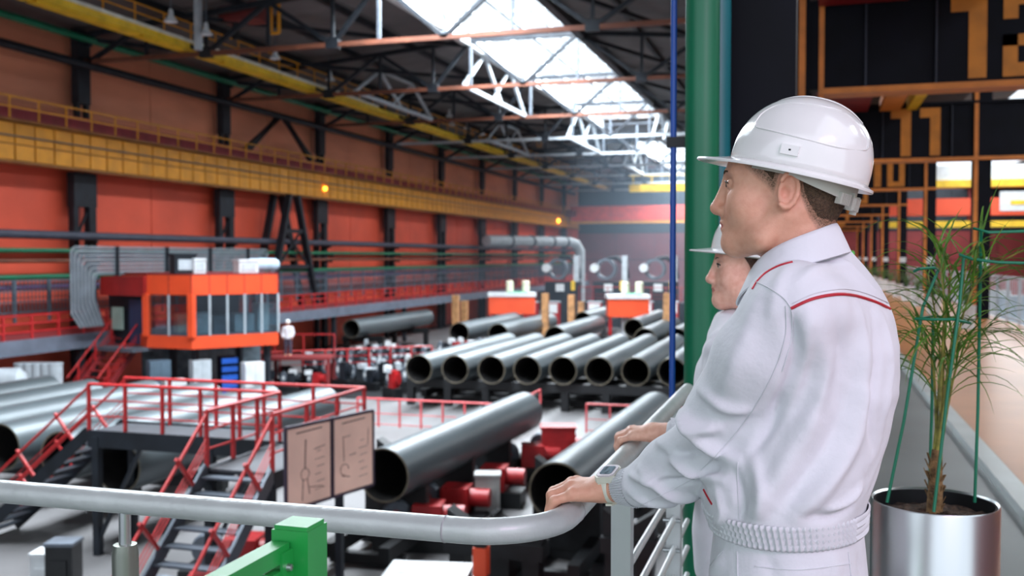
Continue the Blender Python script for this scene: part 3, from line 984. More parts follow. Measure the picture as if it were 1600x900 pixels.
def drive(x, y, label, rz=0.0, s=1.0, body=M_red, group='red roller drives'):
    t = thing('roller_drive', label, 'machine', (x, y, 0), rz, group)
    MB().box(-1.0 * s, 1.0 * s, -.4 * s, .4 * s, 0, .42 * s).build('base', M_black, t)
    MB().box(-.1 * s, .55 * s, -.35 * s, .35 * s, .42 * s, 1.05 * s).build('gearbox', body, t)
    MB().lathe([(.001, .3 * s), (.22 * s, .3 * s), (.22 * s, 1.05 * s), (.001, 1.05 * s)], (0, 0, .78 * s), 14, 'X').build('motor', body, t, 40)
    MB().lathe([(.001, -.12 * s), (.3 * s, -.12 * s), (.34 * s, -.06 * s), (.34 * s, .06 * s), (.3 * s, .12 * s), (.001, .12 * s)], (-.5 * s, -.05 * s, .78 * s), 18, 'Y').build('roller', M_grey, t, 40)
    MB().lathe([(.001, -.15 * s), (.12 * s, -.15 * s), (.12 * s, .15 * s), (.001, .15 * s)], (-.5 * s, -.05 * s, .78 * s), 12, 'Y').build('hub', M_white if group != 'red roller drives' else body, t, 40)
    MB().box(-.85 * s, -.15 * s, .3 * s, .45 * s, .42 * s, .7 * s).build('bearing', body, t)
    return t


for k, (px, py, d, rz, lb) in enumerate(((655, 795, 22.5, .2, 'red roller drive under the near end of the large pipe'), (700, 770, 24.2, .1, 'red roller drive under the middle of the large pipe'),
                                         (760, 740, 26.5, .1, 'red roller drive under the far half of the large pipe'), (870, 690, 31, 0, 'red roller drive between the far ends of the large pipes'), (820, 700, 29.5, .3, 'red roller drive right of the far end of the large pipe'),
                                         (300, 850, 17.2, .4, 'red roller drive behind the lower stair'), (390, 865, 16.8, -.3, 'red roller drive under the drawing board'), (365, 800, 19.8, .2, 'red roller drive under the walkway landing'))):
    l = at(px, py, d)
    drive(l.x, l.y, lb, rz, 1.0)
for k, (px, py, d, w, h, mt, nm, lb, ct) in enumerate(((762, 760, 24.4, .6, 1.25, mat('dusty_grey', (150, 150, 148), .55), 'junction_box', 'pale grey junction box beside the red drives', 'box'), (872, 690, 29.8, 1.0, 1.5, M_red, 'red_machine_block', 'red machine block between the large pipes', 'machine'),
                                                       (880, 722, 26, 1.3, 1.1, M_black, 'steel_table', 'dark steel table in front of the red block', 'table'), (100, 890, 18.4, .5, 1.3, M_black, 'control_post', 'dark control post at the lower left', 'post'),
                                                       (74, 880, 18.6, .45, 1.05, M_white, 'white_box', 'white box beside the dark control post', 'box'))):
    l = at(px, py, d)
    t = thing(nm, lb, ct, (l.x, l.y, 0), YAW)
    MB().cbox((0, 0, h / 2), (w, .5 * w + .2, h)).build('body', mt, t)
    MB().cbox((0, 0, h + .03), (w * 1.08, .54 * w + .22, .06)).build('top', mt if mt is not M_black else M_grey, t)
    MB().cbox((0, -.26 * w - .11, h * .6), (w * .6, .03, h * .4)).build('door', mt, t)
l = at(752, 890, 17.5)
t = thing('marker_post', 'orange red marker post below the handrail bend', 'post', (l.x, l.y, 0))
MB().box(-.09, .09, -.09, .09, 0, 1.0).build('shaft', M_black, t)
MB().box(-.12, .12, -.12, .12, 1.0, 1.5).build('head', M_orange, t)
MB().box(-.1, .1, -.1, .1, 1.5, 1.75).build('cap', M_black, t)
l = at(668, 893, 17.8)
t = thing('white_worktable', 'white topped worktable with papers at the bottom edge', 'table', (l.x, l.y, 0), YAW - .12)
MB().box(-.75, .75, -.55, .55, .92, .98).build('top', M_white, t)
for x in (-.68, .68):
    for y in (-.48, .48):
        MB().box(x - .04, x + .04, y - .04, y + .04, 0, .92).build('leg', M_grey, t)
MB().box(-.5, -.1, -.2, .25, .982, .988).box(.1, .55, -.3, .2, .982, .988).build('papers', mat('paper_mint', (190, 222, 204), .6), t)
l = at(470, 885, 17.2)
t = thing('steel_trough', 'pale trough with a dark roller lying below the drawing board', 'trough', (l.x, l.y, 0), YAW + .5)
MB().box(-1.2, 1.2, -.3, .3, .3, .42).build('tray', M_lgrey, t)
MB().cyl((-1.1, .1, .62), (1.6, .1, .62), .16, 14).build('roller', M_grey, t, 40)
for x in (-1, 1):
    MB().box(x - .08, x + .08, -.25, .25, 0, .3).build('leg', M_black, t)
o = MB().cbox((-3.6, 14.5, .012), (3.4, 9, .02), .0).build('red_floor_mat', mat('floor_red', (116, 40, 40), .5))
tag(o, 'dull red painted floor patch below the side handrail', 'floor marking')

# ---- low red railings on the floor
t = thing('floor_railing', 'low red railing around the pale floor behind the large pipe', 'railing', (-15.8, 34, 0), world=True)
fence_run(t, [(-16.4, 34, .25), (-10.4, 34, .25), (-10.4, 38.2, .25)], [7, 4], 1.05, mat('rail_pink', (206, 84, 88), .45), (.1, .5))
t = thing('floor_railing', 'low red railing right of the large pipe far end', 'railing', (-8, 35, 0), world=True)
fence_run(t, [(-7.8, 35, .25), (-2.6, 35, .25)], [6], 1.05, mat('rail_pink', (206, 84, 88)), (.1, .5))
t = thing('floor_railing', 'red railing in front of the cluttered roller field by the cabin', 'railing', (-22, 43, 0), world=True)
fence_run(t, [(-26.5, 43.5, .8), (-19.5, 49.5, .8)], [8], 1.05, M_rail, (.35, .7))
t = thing('access_ramp', 'red slanted ladder at the right behind the blue pole', 'ladder', (-1.6, 27, 0), world=True)
for x in (-1.9, -1.3):
    MB().bar((x, 25.0, 2.2), (x + .4, 29.5, 3.6), .12).build('stile', M_red, t)
for k in range(9):
    MB().bar((-1.9 + .05 * k, 25.2 + .5 * k, 2.25 + .155 * k), (-1.3 + .05 * k, 25.2 + .5 * k, 2.25 + .155 * k), .06).build('rung', M_red, t)
MB().box(-2.0, -1.2, 24.9, 25.2, 0, 2.2).build('pillar', M_dark, t)

# ---- cluttered roller field beyond the walkway
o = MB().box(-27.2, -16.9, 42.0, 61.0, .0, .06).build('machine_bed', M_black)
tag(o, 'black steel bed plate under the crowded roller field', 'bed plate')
for k, (x0, x1, y0, y1, lb) in enumerate(((-9.9, -8.2, 18.6, 31.5, 'black conveyor bed under the large pipe behind the drawing board'), (-5.9, -4.2, 18.6, 33, 'black conveyor bed under the large pipe behind the hands'), (-17, -5, 41.6, 52.5, 'black conveyor bed under the middle row of pipes'), (-22.5, -6.5, 56.5, 72, 'black conveyor bed under the back row of pipes'))):
    t = thing('conveyor_bed', lb, 'conveyor', ((x0 + x1) / 2, y0, 0), world=True)
    for x in (x0 + .2, x1 - .2):
        MB().box(x - .12, x + .12, y0, y1, .3, .62).build('side_beam', M_black, t)
    for j in range(int((y1 - y0) / 1.6)):
        y = y0 + .6 + 1.6 * j
        MB().box(x0, x1, y - .1, y + .1, .05, .3).build('cross_beam', M_black, t)
        if k < 2 and j in (1, 3, 5):
            xm = (x0 + x1) / 2
            MB().plate((x0 + .1, y - .12, 0), (x1, y - .12, 0), [(0, .3), (x1 - x0 - .2, .3), (x1 - x0 - .2, 1.45), ((x1 - x0) / 2 - .1, 1.17), (0, 1.45)], -.24).build('saddle', M_black, t)
rng = random.Random(11)
base_a = drive(0, 0, '', 0, .52, M_dark, 'roller stands of the cluttered field')
base_b = drive(0, 0, '', 0, .52, M_red, 'roller stands of the cluttered field')
for b_ in (base_a, base_b):
    b_['group'] = 'roller stands of the cluttered field'
used = {0: False, 1: False}
white_cap = MB().box(-.25, .25, -.25, .25, 0, .5).mesh('cap_box', M_white)
pale_box = MB().box(-.3, .3, -.3, .3, 0, .6).mesh('cap_box', M_lgrey)
n = 0
for r_ in range(8):
    for c_ in range(9):
        x = -25.5 + 1.15 * c_ + rng.uniform(-.08, .08)
        y = 42.5 + 2.0 * r_ + rng.uniform(-.25, .25) + (0.5 * c_ if c_ < 6 else 0)
        if x > -17.6 and y < 54.5:
            continue
        k = 1 if rng.random() < .16 else 0
        src = (base_a, base_b)[k]
        o = src if not used[k] else copy_tree(src)
        used[k] = True
        o.location = (x, y, .0)
        o.rotation_euler = (0, 0, rng.uniform(-.6, .6))
        z = rng.uniform(1.7, 2.7)
        o.scale = (1, 1, z)
        o['label'] = '%s roller stand in the field beside the cabin, %s row, %s from the left' % ('red' if k else 'dark', ORD[r_].replace('nearest', 'first'), ORD[c_].replace('nearest', 'first'))
        o['category'] = 'machine'
        if rng.random() < .5:
            q = obj('cap_box', white_cap if rng.random() < .55 else pale_box, o, (rng.uniform(-.35, .3), rng.uniform(-.2, .2), .5), (0, 0, rng.random()))
            q.scale = (rng.uniform(.3, .75), rng.uniform(.3, .75), rng.uniform(.12, .32))
        n += 1
for k in range(26):
    x, y = -21.5 + 1.2 * (k % 13) + rng.uniform(-.2, .2), 53.6 + 1.5 * (k // 13) + rng.uniform(-.2, .2)
    kk = 1 if rng.random() < .3 else 0
    o = copy_tree((base_a, base_b)[kk])
    o.location = (x, y, 0)
    o.scale = (1, 1, rng.uniform(1.7, 2.4))
    o.rotation_euler = (0, 0, rng.uniform(-.4, .4))
    o['label'] = '%s roller stand between middle and back pipes, %s line, %s from left' % ('red' if kk else 'dark', ('near', 'far')[k // 13], ORD[k % 13].replace('nearest', 'first'))
    o['group'] = 'roller stands between the pipe rows'

# ---- red and white machines, timber posts
for i, (px, d, w) in enumerate(((800, 78, 3.6), (980, 74, 3.0))):
    l = at(px, 492, d)
    t = thing('coating_machine', ['red machine with white lid, left of two among the pipes', 'red machine with white lid, right of two among the pipes'][i], 'machine', (l.x, l.y, 0), YAW, 'red and white machines')
    z0, z1 = 2.2, 3.55
    MB().box(-w / 2, w / 2, -1.0, 1.0, z0, z1).build('housing', M_orange, t)
    MB().box(-w / 2 - .08, w / 2 + .08, -1.1, 1.1, z1, z1 + .28).build('lid', M_white, t)
    MB().box(-w * .1, w * .35, -.7, .7, z1 + .28, z1 + .36).build('green_pad', mat('mint_green', (96, 176, 140), .5), t)
    for x in (-w * .05, w * .3):
        MB().lathe([(.001, 0), (.3, 0), (.3, .85), (.22, .92), (.001, .92)], (x, 0, z1 + .3), 14).build('vent', mat('cream', (206, 204, 180)), t, 40)
    for x in (-w / 2 + .15, w / 2 - .15, 0.2):
        MB().box(x - .12, x + .12, -.9, -.6, 0, z0).build('leg', M_red, t)
    MB().box(-.4, .9, -.3, .6, 0, z0).build('pump', M_lgrey, t)
for i, (px, py, d, h) in enumerate(((712, 500, 72, 3.0), (726, 500, 76, 2.6), (852, 500, 70, 3.1), (893, 507, 68, 3.3), (1042, 500, 66, 3.0), (908, 500, 80, 2.6))):
    l = at(px, py, d)
    t = thing('timber_post', '%s timber post standing among the back row of pipes' % ORD[i], 'post', (l.x, l.y, 0), group='timber posts')
    z1 = l.z + h * .8 - .6
    MB().box(-.22, .22, -.22, .22, 0, z1).build('shaft', M_wood, t)
    MB().box(-.3, .3, -.3, .3, 0, .5).build('foot', M_wood, t)
# far floor level railings and pink clutter in front of the far machines
t = thing('floor_railing', 'long red railing in front of the far arched machines', 'railing', (-20, 92, 2), world=True)
fence_run(t, [(-24, 92, 2.4), (-2, 92, 2.4)], [16], 1.4, M_red, (.35, .7))
MB().box(-24, -2, 91.9, 92.1, 0, 2.4).build('plinth', M_dark, t)
for i, px in enumerate((790, 830, 864, 930, 1010, 1050)):
    l = at(px, 460, 88)
    t = thing('control_desk', '%s small red and white desk along the far railing' % ORD[i], 'desk', (l.x, l.y, 0), group='desks along the far railing')
    MB().box(-.6, .6, -.4, .4, 0, 2.6).build('body', M_red, t)
    MB().box(-.5, .5, -.46, -.4, 1.7, 2.5).build('panel', M_white, t)
    MB().box(-.62, .62, -.44, .44, 2.6, 2.7).build('top', M_lgrey, t)
# ================================================================== portal frames over the corridor
PY = [4.3 + 12 * i for i in range(9)]
HB, HT = 9.22, 10.6
DIG = {'1': [(.25, .0, .5, 1.25), (.0, 1.0, .25, 1.25)],
       '2': [(0, 0, .6, .2), (0, .2, .2, .62), (0, .45, .6, .62), (.4, .62, .6, 1.05), (0, 1.05, .6, 1.25), (0, .85, .2, 1.05)],
       '0': [(0, 0, .2, 1.25), (.42, 0, .62, 1.25), (.2, 0, .42, .18), (.2, 1.07, .42, 1.25)],
       '9': [(.42, 0, .62, 1.25), (0, .6, .2, 1.25), (.2, 1.07, .42, 1.25), (.2, .6, .42, .78), (0, 0, .42, .18)],
       '8': [(0, 0, .2, 1.25), (.42, 0, .62, 1.25), (.2, 0, .42, .18), (.2, 1.07, .42, 1.25), (.2, .54, .42, .7)],
       '7': [(.3, 0, .52, 1.25), (0, 1.05, .3, 1.25)],
       '6': [(0, 0, .2, 1.25), (.42, 0, .62, .7), (.2, 0, .42, .18), (.2, .54, .42, .7), (.2, 1.07, .62, 1.25)],
       '3': [(0, 0, .42, .18), (.42, 0, .62, 1.25), (.1, .54, .42, .7), (0, 1.07, .42, 1.25)],
       '5': [(0, 0, .42, .18), (.42, 0, .62, .7), (0, .54, .42, .7), (0, .7, .2, 1.25), (.2, 1.07, .62, 1.25)]}
M_num = mat('number_orange', (198, 120, 30), 0.55, var=.12, scale=3)
nums = ['13', '12', '11', '10', '9', '8', '7', '6', '5']
for i, y in enumerate(PY):
    nb = nums[i]
    lb = 'dark portal frame nearest the man, its column beside the green pipe' if i == 0 else '%s dark portal frame over the corridor, carrying the orange number %s' % (ORD[i], nb)
    t = thing('portal_frame', lb, 'frame', (2, y, 5), group='portal frames over the corridor', world=True)
    for side, x0, x1 in ((0, -.385, -.075), (1, 4.0, 4.4)):
        # I section: two flanges and a web
        MB().box(x0, x1, y - .05, y + .35, 5, HT + 1.35).build('column_web', M_navy, t)
        if side or i:
            a_, b_ = (x0 - .02, x0 + .08) if side else (-.24, -.14)
            MB().box(a_, b_, y - .09, y - .05, 5, HT + 1.35).build('flange_edge', M_portal, t)
        MB().box(x0 - .02, x1, y + .35, y + .39, 5, HT + 1.35).build('rear_flange', M_navy, t)
    XE = 29.5 if i < 3 else 4.4
    MB().box(-.075, XE, y, y + .3, HB, HT).build('header_web', M_navy, t)
    MB().box(.06, XE, y - .1, y + .4, HB - .09, HB).build('bottom_flange', M_portal, t)
    MB().box(.06, XE, y - .1, y + .4, HT, HT + .07).build('top_flange', M_navy, t)
    for x in (.75, 1.75, 3.45):
        MB().box(x - .012, x + .012, y - .08, y, HB, HT).build('stiffener', mat('stiffener_navy', (34, 38, 54), .5), t)
    MB().box(.06, .14, y - .06, y, HB - .6, HT).build('inner_edge', M_portal, t)
    x = 1.95
    for ch in nb:
        d = MB()
        for (a, b, c, e) in DIG[ch]:
            d.box(x + a, x + c, y - .015, y - .002, HB + .06 + b, HB + .06 + e)
        d.build('painted_digit', M_num, t)
        x += .72
    if i:
        MB().box(4.03, 4.37, y - .06, y - .05, 6.35, 6.6).build('white_band', M_white, t)
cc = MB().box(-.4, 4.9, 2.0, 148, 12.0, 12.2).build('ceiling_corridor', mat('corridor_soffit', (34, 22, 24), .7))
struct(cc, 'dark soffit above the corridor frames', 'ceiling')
for i in range(8):
    y = PY[i] + 6
    for k, (x, w, mt, nm) in enumerate(((.7, 1.3, mat('soffit_red', (120, 18, 22), .5), 'red'), (1.9, .5, M_portal, 'orange'), (2.45, .25, M_yellow2, 'yellow'))):
        o = MB().box(x - w / 2, x + w / 2, y - 5.55, y + 5.85, 10.47, 10.75).build('soffit_beam', mt)
        tag(o, '%s beam above the corridor behind the %s portal frame' % (nm, ORD[i]), 'beam', 'coloured beams above the corridor')

# ================================================================== pipes beside the near column
t = thing('riser_pipe', 'thick green riser pipe beside the near dark column', 'pipe', (-.425, 4.0, 5))
MB().tube([(0, 0, 0), (0, 0, 6.9)], .067, 28).build('tube', M_green, t, 50)
t = thing('riser_pipe', 'slim teal tube between green riser and dark column', 'pipe', (-.375, 4.13, 5))
MB().tube([(0, 0, 0), (0, 0, 6.9)], .05, 20).build('tube', mat('teal_tube', (20, 110, 120), .35), t, 50)  # teal band right of the green riser, shaped as a tube behind it
t = thing('conduit_pole', 'thin blue conduit left of the green riser pipe', 'conduit', (-.545, 4.05, 4))
MB().tube([(0, 0, 0), (0, 0, 7.9)], .0125, 12).build('tube', M_blue, t, 50)
MB().box(-.025, .06, -.02, .02, 3.045, 3.085).build('clamp', M_black, t)
MB().box(-.02, .06, -.02, .02, 5.0, 5.04).build('clamp', M_black, t)

# ================================================================== grey handrail in front of the visitors
ZH, RH = 6.085, .0252
M_hand = mat('handrail_grey_paint', (190, 196, 194), 0.36, 0.15, var=.06, scale=9, bump=.18, bscale=45)
XR, YR = -.462, 1.75
hr = thing('handrail', 'grey painted tube handrail bending away beside the man', 'handrail', (XR, YR, 5), world=True)
arc = []
rb = .17
for k in range(11):
    a = R(-90 + 9 * k)
    arc.append((XR - rb + rb * math.cos(a), YR + rb + rb * math.sin(a), ZH))
MB().tube([(-5.6, YR, ZH), (-3, YR, ZH), (XR - rb - .02, YR, ZH)] + arc + [(XR, YR + rb + .02, ZH), (XR, 3.88, ZH)], RH, 28).build('tube', M_hand, hr, 60)
ring = lambda c, ax: MB().lathe([(RH - .001, -.003), (RH + .0009, -.001), (RH + .0011, .001), (RH - .001, .003)], c, 28, ax)
w1 = ring((XR - rb - .03, YR, ZH), 'X').build('weld_bead', mat('weld', (176, 174, 178), .5, .1, bump=.4, bscale=300), hr, 60)
ring((XR, YR + rb + .03, ZH), 'Y').build('weld_bead', mat('weld', (150, 146, 150)), hr, 60)
for (x, y) in ((-1.384, YR), (-4.2, YR)):
    MB().lathe([(.0125, .99), (.0125, 1.065)], (x, y, 5), 20).build('neck', M_steel, hr, 50)
    MB().lathe([(.001, 0), (.027, 0), (.027, .975), (.024, .995), (.001, .997)], (x, y, 5), 24).build('post', mat('post_satin', (150, 156, 146), .38, .7), hr, 40)
for k, y in enumerate((2.5, 3.5)):
    MB().box(XR - .025, XR + .025, y - .024, y + .024, 5, ZH - .02).build('upright', mat('post_white', (206, 210, 210), .32, .35), hr)
for z in (5.79, 5.685, 5.58, 5.475, 5.37, 5.265, 5.16):
    MB().tube([(XR + .005, 2.5, z), (XR + .005, 3.85, z)], .0105, 12).build('side_bar', mat('post_white', (206, 210, 210)), hr, 60)
    for y in (3.44,):
        MB().tube([(XR - .03, y, z), (XR + .03, y, z)], .008, 8).build('bar_clip', M_steel, hr, 60)

# ================================================================== green mesh gate
g0 = at(468, 815, 1.44)
gt = thing('mesh_gate', 'bright green steel gate post with mesh panel in the foreground', 'gate', (g0.x, g0.y, 5), world=True)
M_gr = mat('gate_green', (30, 150, 66), .35, var=.06, scale=8, coat=.15)
gz = g0.z
hw = .029
bm_post = MB().box(g0.x - hw, g0.x + hw, g0.y - hw, g0.y + hw, 5, gz - .006)
bm_post.box(g0.x - hw + .003, g0.x + hw - .003, g0.y - hw + .003, g0.y + hw - .003, gz - .006, gz)
bm_post.build('post', M_gr, gt)
gx = g0.x - .012
MB().box(gx - .014, gx + .014, g0.y - .95, g0.y - hw - .004, gz - .045, gz - .021).build('top_bar', M_gr, gt)
MB().box(gx - .014, gx + .014, g0.y - .95, g0.y - hw - .004, 5.12, 5.16).build('bottom_bar', M_gr, gt)
MB().box(gx - .014, gx + .014, g0.y - hw - .05, g0.y - hw - .02, 5.12, gz - .055).build('side_bar', M_gr, gt)
MB().box(gx - .014, gx + .014, g0.y - .95, g0.y - .92, 5.12, gz - .055).build('side_bar', M_gr, gt)
hp_ = MB().box(gx + .014, gx + .018, g0.y - hw - .03, g0.y - hw, gz - .075, gz - .03).build('hinge_plate', M_gr, gt)
MB().lathe([(.001, .007), (.005, .006), (.006, 0)], (gx + .018, g0.y - hw - .015, gz - .053), 10, 'X').build('bolt', M_steel, hp_, 40, base=(g0.x, g0.y, 5))
ms = MB()
for k in range(44):
    y = g0.y - .915 + .02 * k
    if y < g0.y - hw - .05:
        ms.bar((gx, y, 5.16), (gx, y, gz - .055), .0035, .0035)
for k in range(int((gz - .055 - 5.16) / .02)):
    ms.bar((gx, g0.y - .92, 5.17 + .02 * k), (gx, g0.y - hw - .05, 5.17 + .02 * k), .0035, .0035)
o = ms.build('wire_mesh', M_gr, gt)
o['kind'] = 'stuff'

# ================================================================== planter with palm and green stakes
pc = at(1460, 780, 2.9)
pc = Vector((pc.x, pc.y, 5.0))
ZP, RP = 5.885, .176
pl = thing('steel_planter', 'tall brushed steel cylinder planter filled with dark soil', 'planter', tuple(pc))
MB().lathe([(.001, 0), (RP, 0), (RP, .885), (RP - .003, .89), (RP - .008, .885), (RP - .008, .84)], n=64).build('shell', M_steel, pl, 40)
MB().lathe([(RP - .0085, .70), (RP - .0085, .884), (RP - .014, .884), (RP - .014, .70)], n=48).build('liner', M_black, pl, 40)
so = MB()
nr_, na = 14, 48
vs, fs = [(0, 0, .862)], []
for i in range(1, nr_ + 1):
    for j in range(na):
        a = 2 * math.pi * j / na
        r_ = (RP - .014) * i / nr_
        vs.append((r_ * math.cos(a), r_ * math.sin(a), .855 + rng.uniform(-.007, .007) - .012 * (i / nr_) ** 2))
for j in range(na):
    fs.append((0, 1 + j, 1 + (j + 1) % na))
for i in range(nr_ - 1):
    for j in range(na):
        a, b = 1 + i * na + j, 1 + i * na + (j + 1) % na
        fs.append((a, a + na, b + na, b))
so.add(vs, fs).build('soil', mat('soil', (74, 56, 44), .9, var=.4, scale=60, bump=.8, bscale=120), pl, 60)

M_stake = mat('stake_green', (10, 120, 88), .4, var=.08)


def stake_frame(name, label, pts, r=.0045):
    t = thing(name, label, 'stake', tuple(pc + Vector((0, 0, .85))), world=True)
    MB().tube(pts, r, 8).build('rod', M_stake, t, 60)
    return t


def pr(px, py, d):
    return at(px, py, d)


stake_frame('plant_stake', 'green plant stake leaning left out of the planter', [pr(1386, 785, 2.86), pr(1412, 660, 2.86), pr(1442, 480, 2.86), pr(1466, 422, 2.86), pr(1460, 418, 2.84), pr(1436, 420, 2.8), pr(1428, 424, 2.82)])
stake_frame('plant_stake', 'green plant stake standing at the right of the planter', [pr(1523, 785, 2.9), pr(1528, 640, 2.9), pr(1533, 360, 2.9), pr(1522, 357, 2.88), pr(1545, 363, 2.86), pr(1640, 360, 2.9)])
stake_frame('plant_stake', 'green plant stake crossing in front of the palm stem', [pr(1459, 800, 2.75), pr(1480, 620, 2.78), pr(1500, 470, 2.8), pr(1506, 400, 2.82), pr(1500, 398, 2.8), pr(1520, 405, 2.78), pr(1560, 410, 2.76), pr(1640, 412, 2.76)])
stake_frame('plant_stake', 'green plant stake behind the palm stem', [pr(1452, 764, 3.02), pr(1456, 640, 3.02), pr(1458, 500, 3.02)])
t = thing('stake_ring', 'green wire ring tying the plant stakes together', 'wire ring', tuple(pr(1470, 498, 2.9)), world=True)
MB().tube([pr(1430, 498, 2.84), pr(1455, 499, 2.8), pr(1490, 499, 2.8), pr(1516, 505, 2.88), pr(1500, 497, 2.98), pr(1460, 494, 3.0), pr(1432, 497, 2.9)], .004, 8).build('wire', M_stake, t, 60)

# the palm: stems and narrow leaflets
M_leaf = mat('palm_leaf', (92, 138, 44), .45, var=.3, scale=14)
M_stem = mat('palm_stem', (132, 128, 58), .6, var=.35, scale=30)
M_bark = mat('palm_bark', (128, 98, 62), .85, var=.35, scale=40, bump=.6, bscale=150)
pm = thing('potted_palm', 'slender green palm with narrow arching leaflets in the steel planter', 'plant', tuple(pc + Vector((0, 0, .85))), world=True)
base = Vector((pc.x, pc.y, 5.85))
tk = MB().tube([base + Vector((0, 0, -.02)), base + Vector((.002, 0, .06)), base + Vector((.004, 0, .16)), base + Vector((.003, 0, .19))], [.024, .021, .016, .012], 12)
for k in range(26):
    a, z = rng.uniform(0, 6.28), rng.uniform(0, .16)
    d = Vector((math.cos(a), math.sin(a), 0))
    tk.bar(base + d * .016 + Vector((0, 0, z)), base + d * .03 + Vector((0, 0, z + .03)), .006, .002)
tk.build('trunk', M_bark, pm, 60)


def leaf(p, d, L, droop, w=.011):
    """one narrow arching leaflet as a folded strip"""
    m = MB()
    d = Vector(d).normalized()
    s = d.cross(Vector((0, 0, 1)))
    s = s.normalized() if s.length > .01 else Vector((1, 0, 0))
    n = 7
    vs = []
    q = Vector(p)
    for i in range(n + 1):
        f = i / n
        ww = w * (.35 + 1.3 * f) if f < .4 else w * (.87 * (1 - f) / .6 + .03)
        u = s.cross(d).normalized()
        vs += [q - s * ww / 2 + u * ww * .25, q, q + s * ww / 2 + u * ww * .25]
        q = q + d * (L / n)
        d = (d + Vector((0, 0, -droop / n))).normalized()
    fs = []
    for i in range(n):
        a = 3 * i
        fs += [(a, a + 1, a + 4, a + 3), (a + 1, a + 2, a + 5, a + 4)]
    return m.add(vs, fs)


camr = Vector((math.cos(YAW), math.sin(YAW), 0))
camf = Vector((-math.sin(YAW), math.cos(YAW), 0))
stems = [((1462, 790), (1470, 640), (1478, 500), (1488, 420), 0.0), ((1463, 790), (1464, 650), (1468, 540), (1450, 430), .03), ((1464, 790), (1475, 650), (1492, 540), (1512, 400), -.03),
         ((1463, 790), (1476, 630), (1520, 450), (1600, 390), -.06), ((1462, 790), (1462, 640), (1455, 560), (1430, 520), .02), ((1464, 790), (1480, 640), (1500, 560), (1540, 520), .05),
         ((1464, 790), (1478, 600), (1500, 470), (1530, 420), .05), ((1463, 790), (1470, 600), (1475, 480), (1466, 390), -.05)]
for si, st in enumerate(stems):
    off = st[4]
    P = [at(x, y, 2.9 + off * min(1, k / 2)) for k, (x, y) in enumerate(st[:4])]
    P[0] = base + Vector((.004 * (si - 3), 0, .12))
    path = []
    for k in range(13):   # Catmull-like blend through the four points
        f = k / 12 * 3
        i = min(2, int(f))
        u = f - i
        a, b = P[max(0, i - 1)], P[min(3, i + 2)]
        p1, p2 = P[i], P[i + 1]
        path.append(.5 * ((2 * p1) + (p2 - a) * u + (2 * a - 5 * p1 + 4 * p2 - b) * u * u + (3 * p1 - a - 3 * p2 + b) * u ** 3))
    MB().tube(path, [.0055 - .0003 * k for k in range(13)], 6).build('stem', M_stem, pm, 60)
    for k in range(5, 13):
        t_ = (path[min(12, k + 1)] - path[k - 1]).normalized()
        for sg in (-1, 1):
            d = t_ * .9 + camr * (sg * rng.uniform(.25, .7)) + camf * rng.uniform(-.7, .7)
            leaf(path[k], d, rng.uniform(.18, .34), rng.uniform(1.0, 2.6)).build('leaflet', M_leaf, pm)
    for k in range(4):
        d = camr * rng.uniform(-.9, .9) + camf * rng.uniform(-.5, .5) + Vector((0, 0, rng.uniform(.2, .9)))
        leaf(path[rng.choice((7, 8, 9, 12))], d, rng.uniform(.2, .36), rng.uniform(1.6, 3.0)).build('leaflet', M_leaf, pm)

# ================================================================== corridor furnishings farther on
pot = MB().lathe([(.001, 0), (.17, 0), (.2, .5), (.21, .52), (.19, .52), (.18, .46), (.001, .45)], n=20).mesh('pot', M_white, 40)
plant_me = []
for v in range(3):
    m = MB()
    for k in range(34):
        a = rng.uniform(0, 6.28)
        l_ = leaf((0, 0, .45), (math.cos(a) * .5, math.sin(a) * .5, rng.uniform(.8, 2.2)), rng.uniform(.5, 1.0), rng.uniform(.8, 2), .03)
        m.add(l_.v, l_.f)
    plant_me.append(m.mesh('foliage', mat('dark_leaf', (70, 104, 46), .5, var=.3, scale=6)))
n = 0
spots = [(3.3, 24.2), (3.3, 30.5), (3.3, 35.0), (3.3, 39.0), (3.3, 43.0), (3.3, 47.0), (3.3, 51.5), (3.3, 56), (3.3, 61), (3.3, 66), (3.3, 72), (3.3, 78), (1.0, 52), (1.0, 60), (1.0, 68)]
for k, (x, y) in enumerate(spots):
    side = 'right' if x > 2 else 'left'
    t = thing('potted_plant', 'white pot with green plant along the %s of the corridor, %s from the camera' % (side, (ORD[k] if k < 12 else ORD[k - 12])), 'plant', (x, y, 5), rng.uniform(0, 6), 'potted plants along the corridor')
    obj('pot', pot, t)
    obj('foliage', plant_me[k % 3], t).scale = (.9, .9, 1.0)
l = at(1324, 398, 88)
t = thing('exit_sign', 'green lit sign on a post at the far end of the corridor', 'sign', (l.x, l.y, 5))
MB().box(-.55, .55, 0, .15, l.z - 5.28, l.z - 4.72).build('panel', emit('green_sign', (40, 190, 90), .7), t)
MB().box(-.05, .05, .03, .12, 0, l.z - 5.2).build('post', M_grey, t)

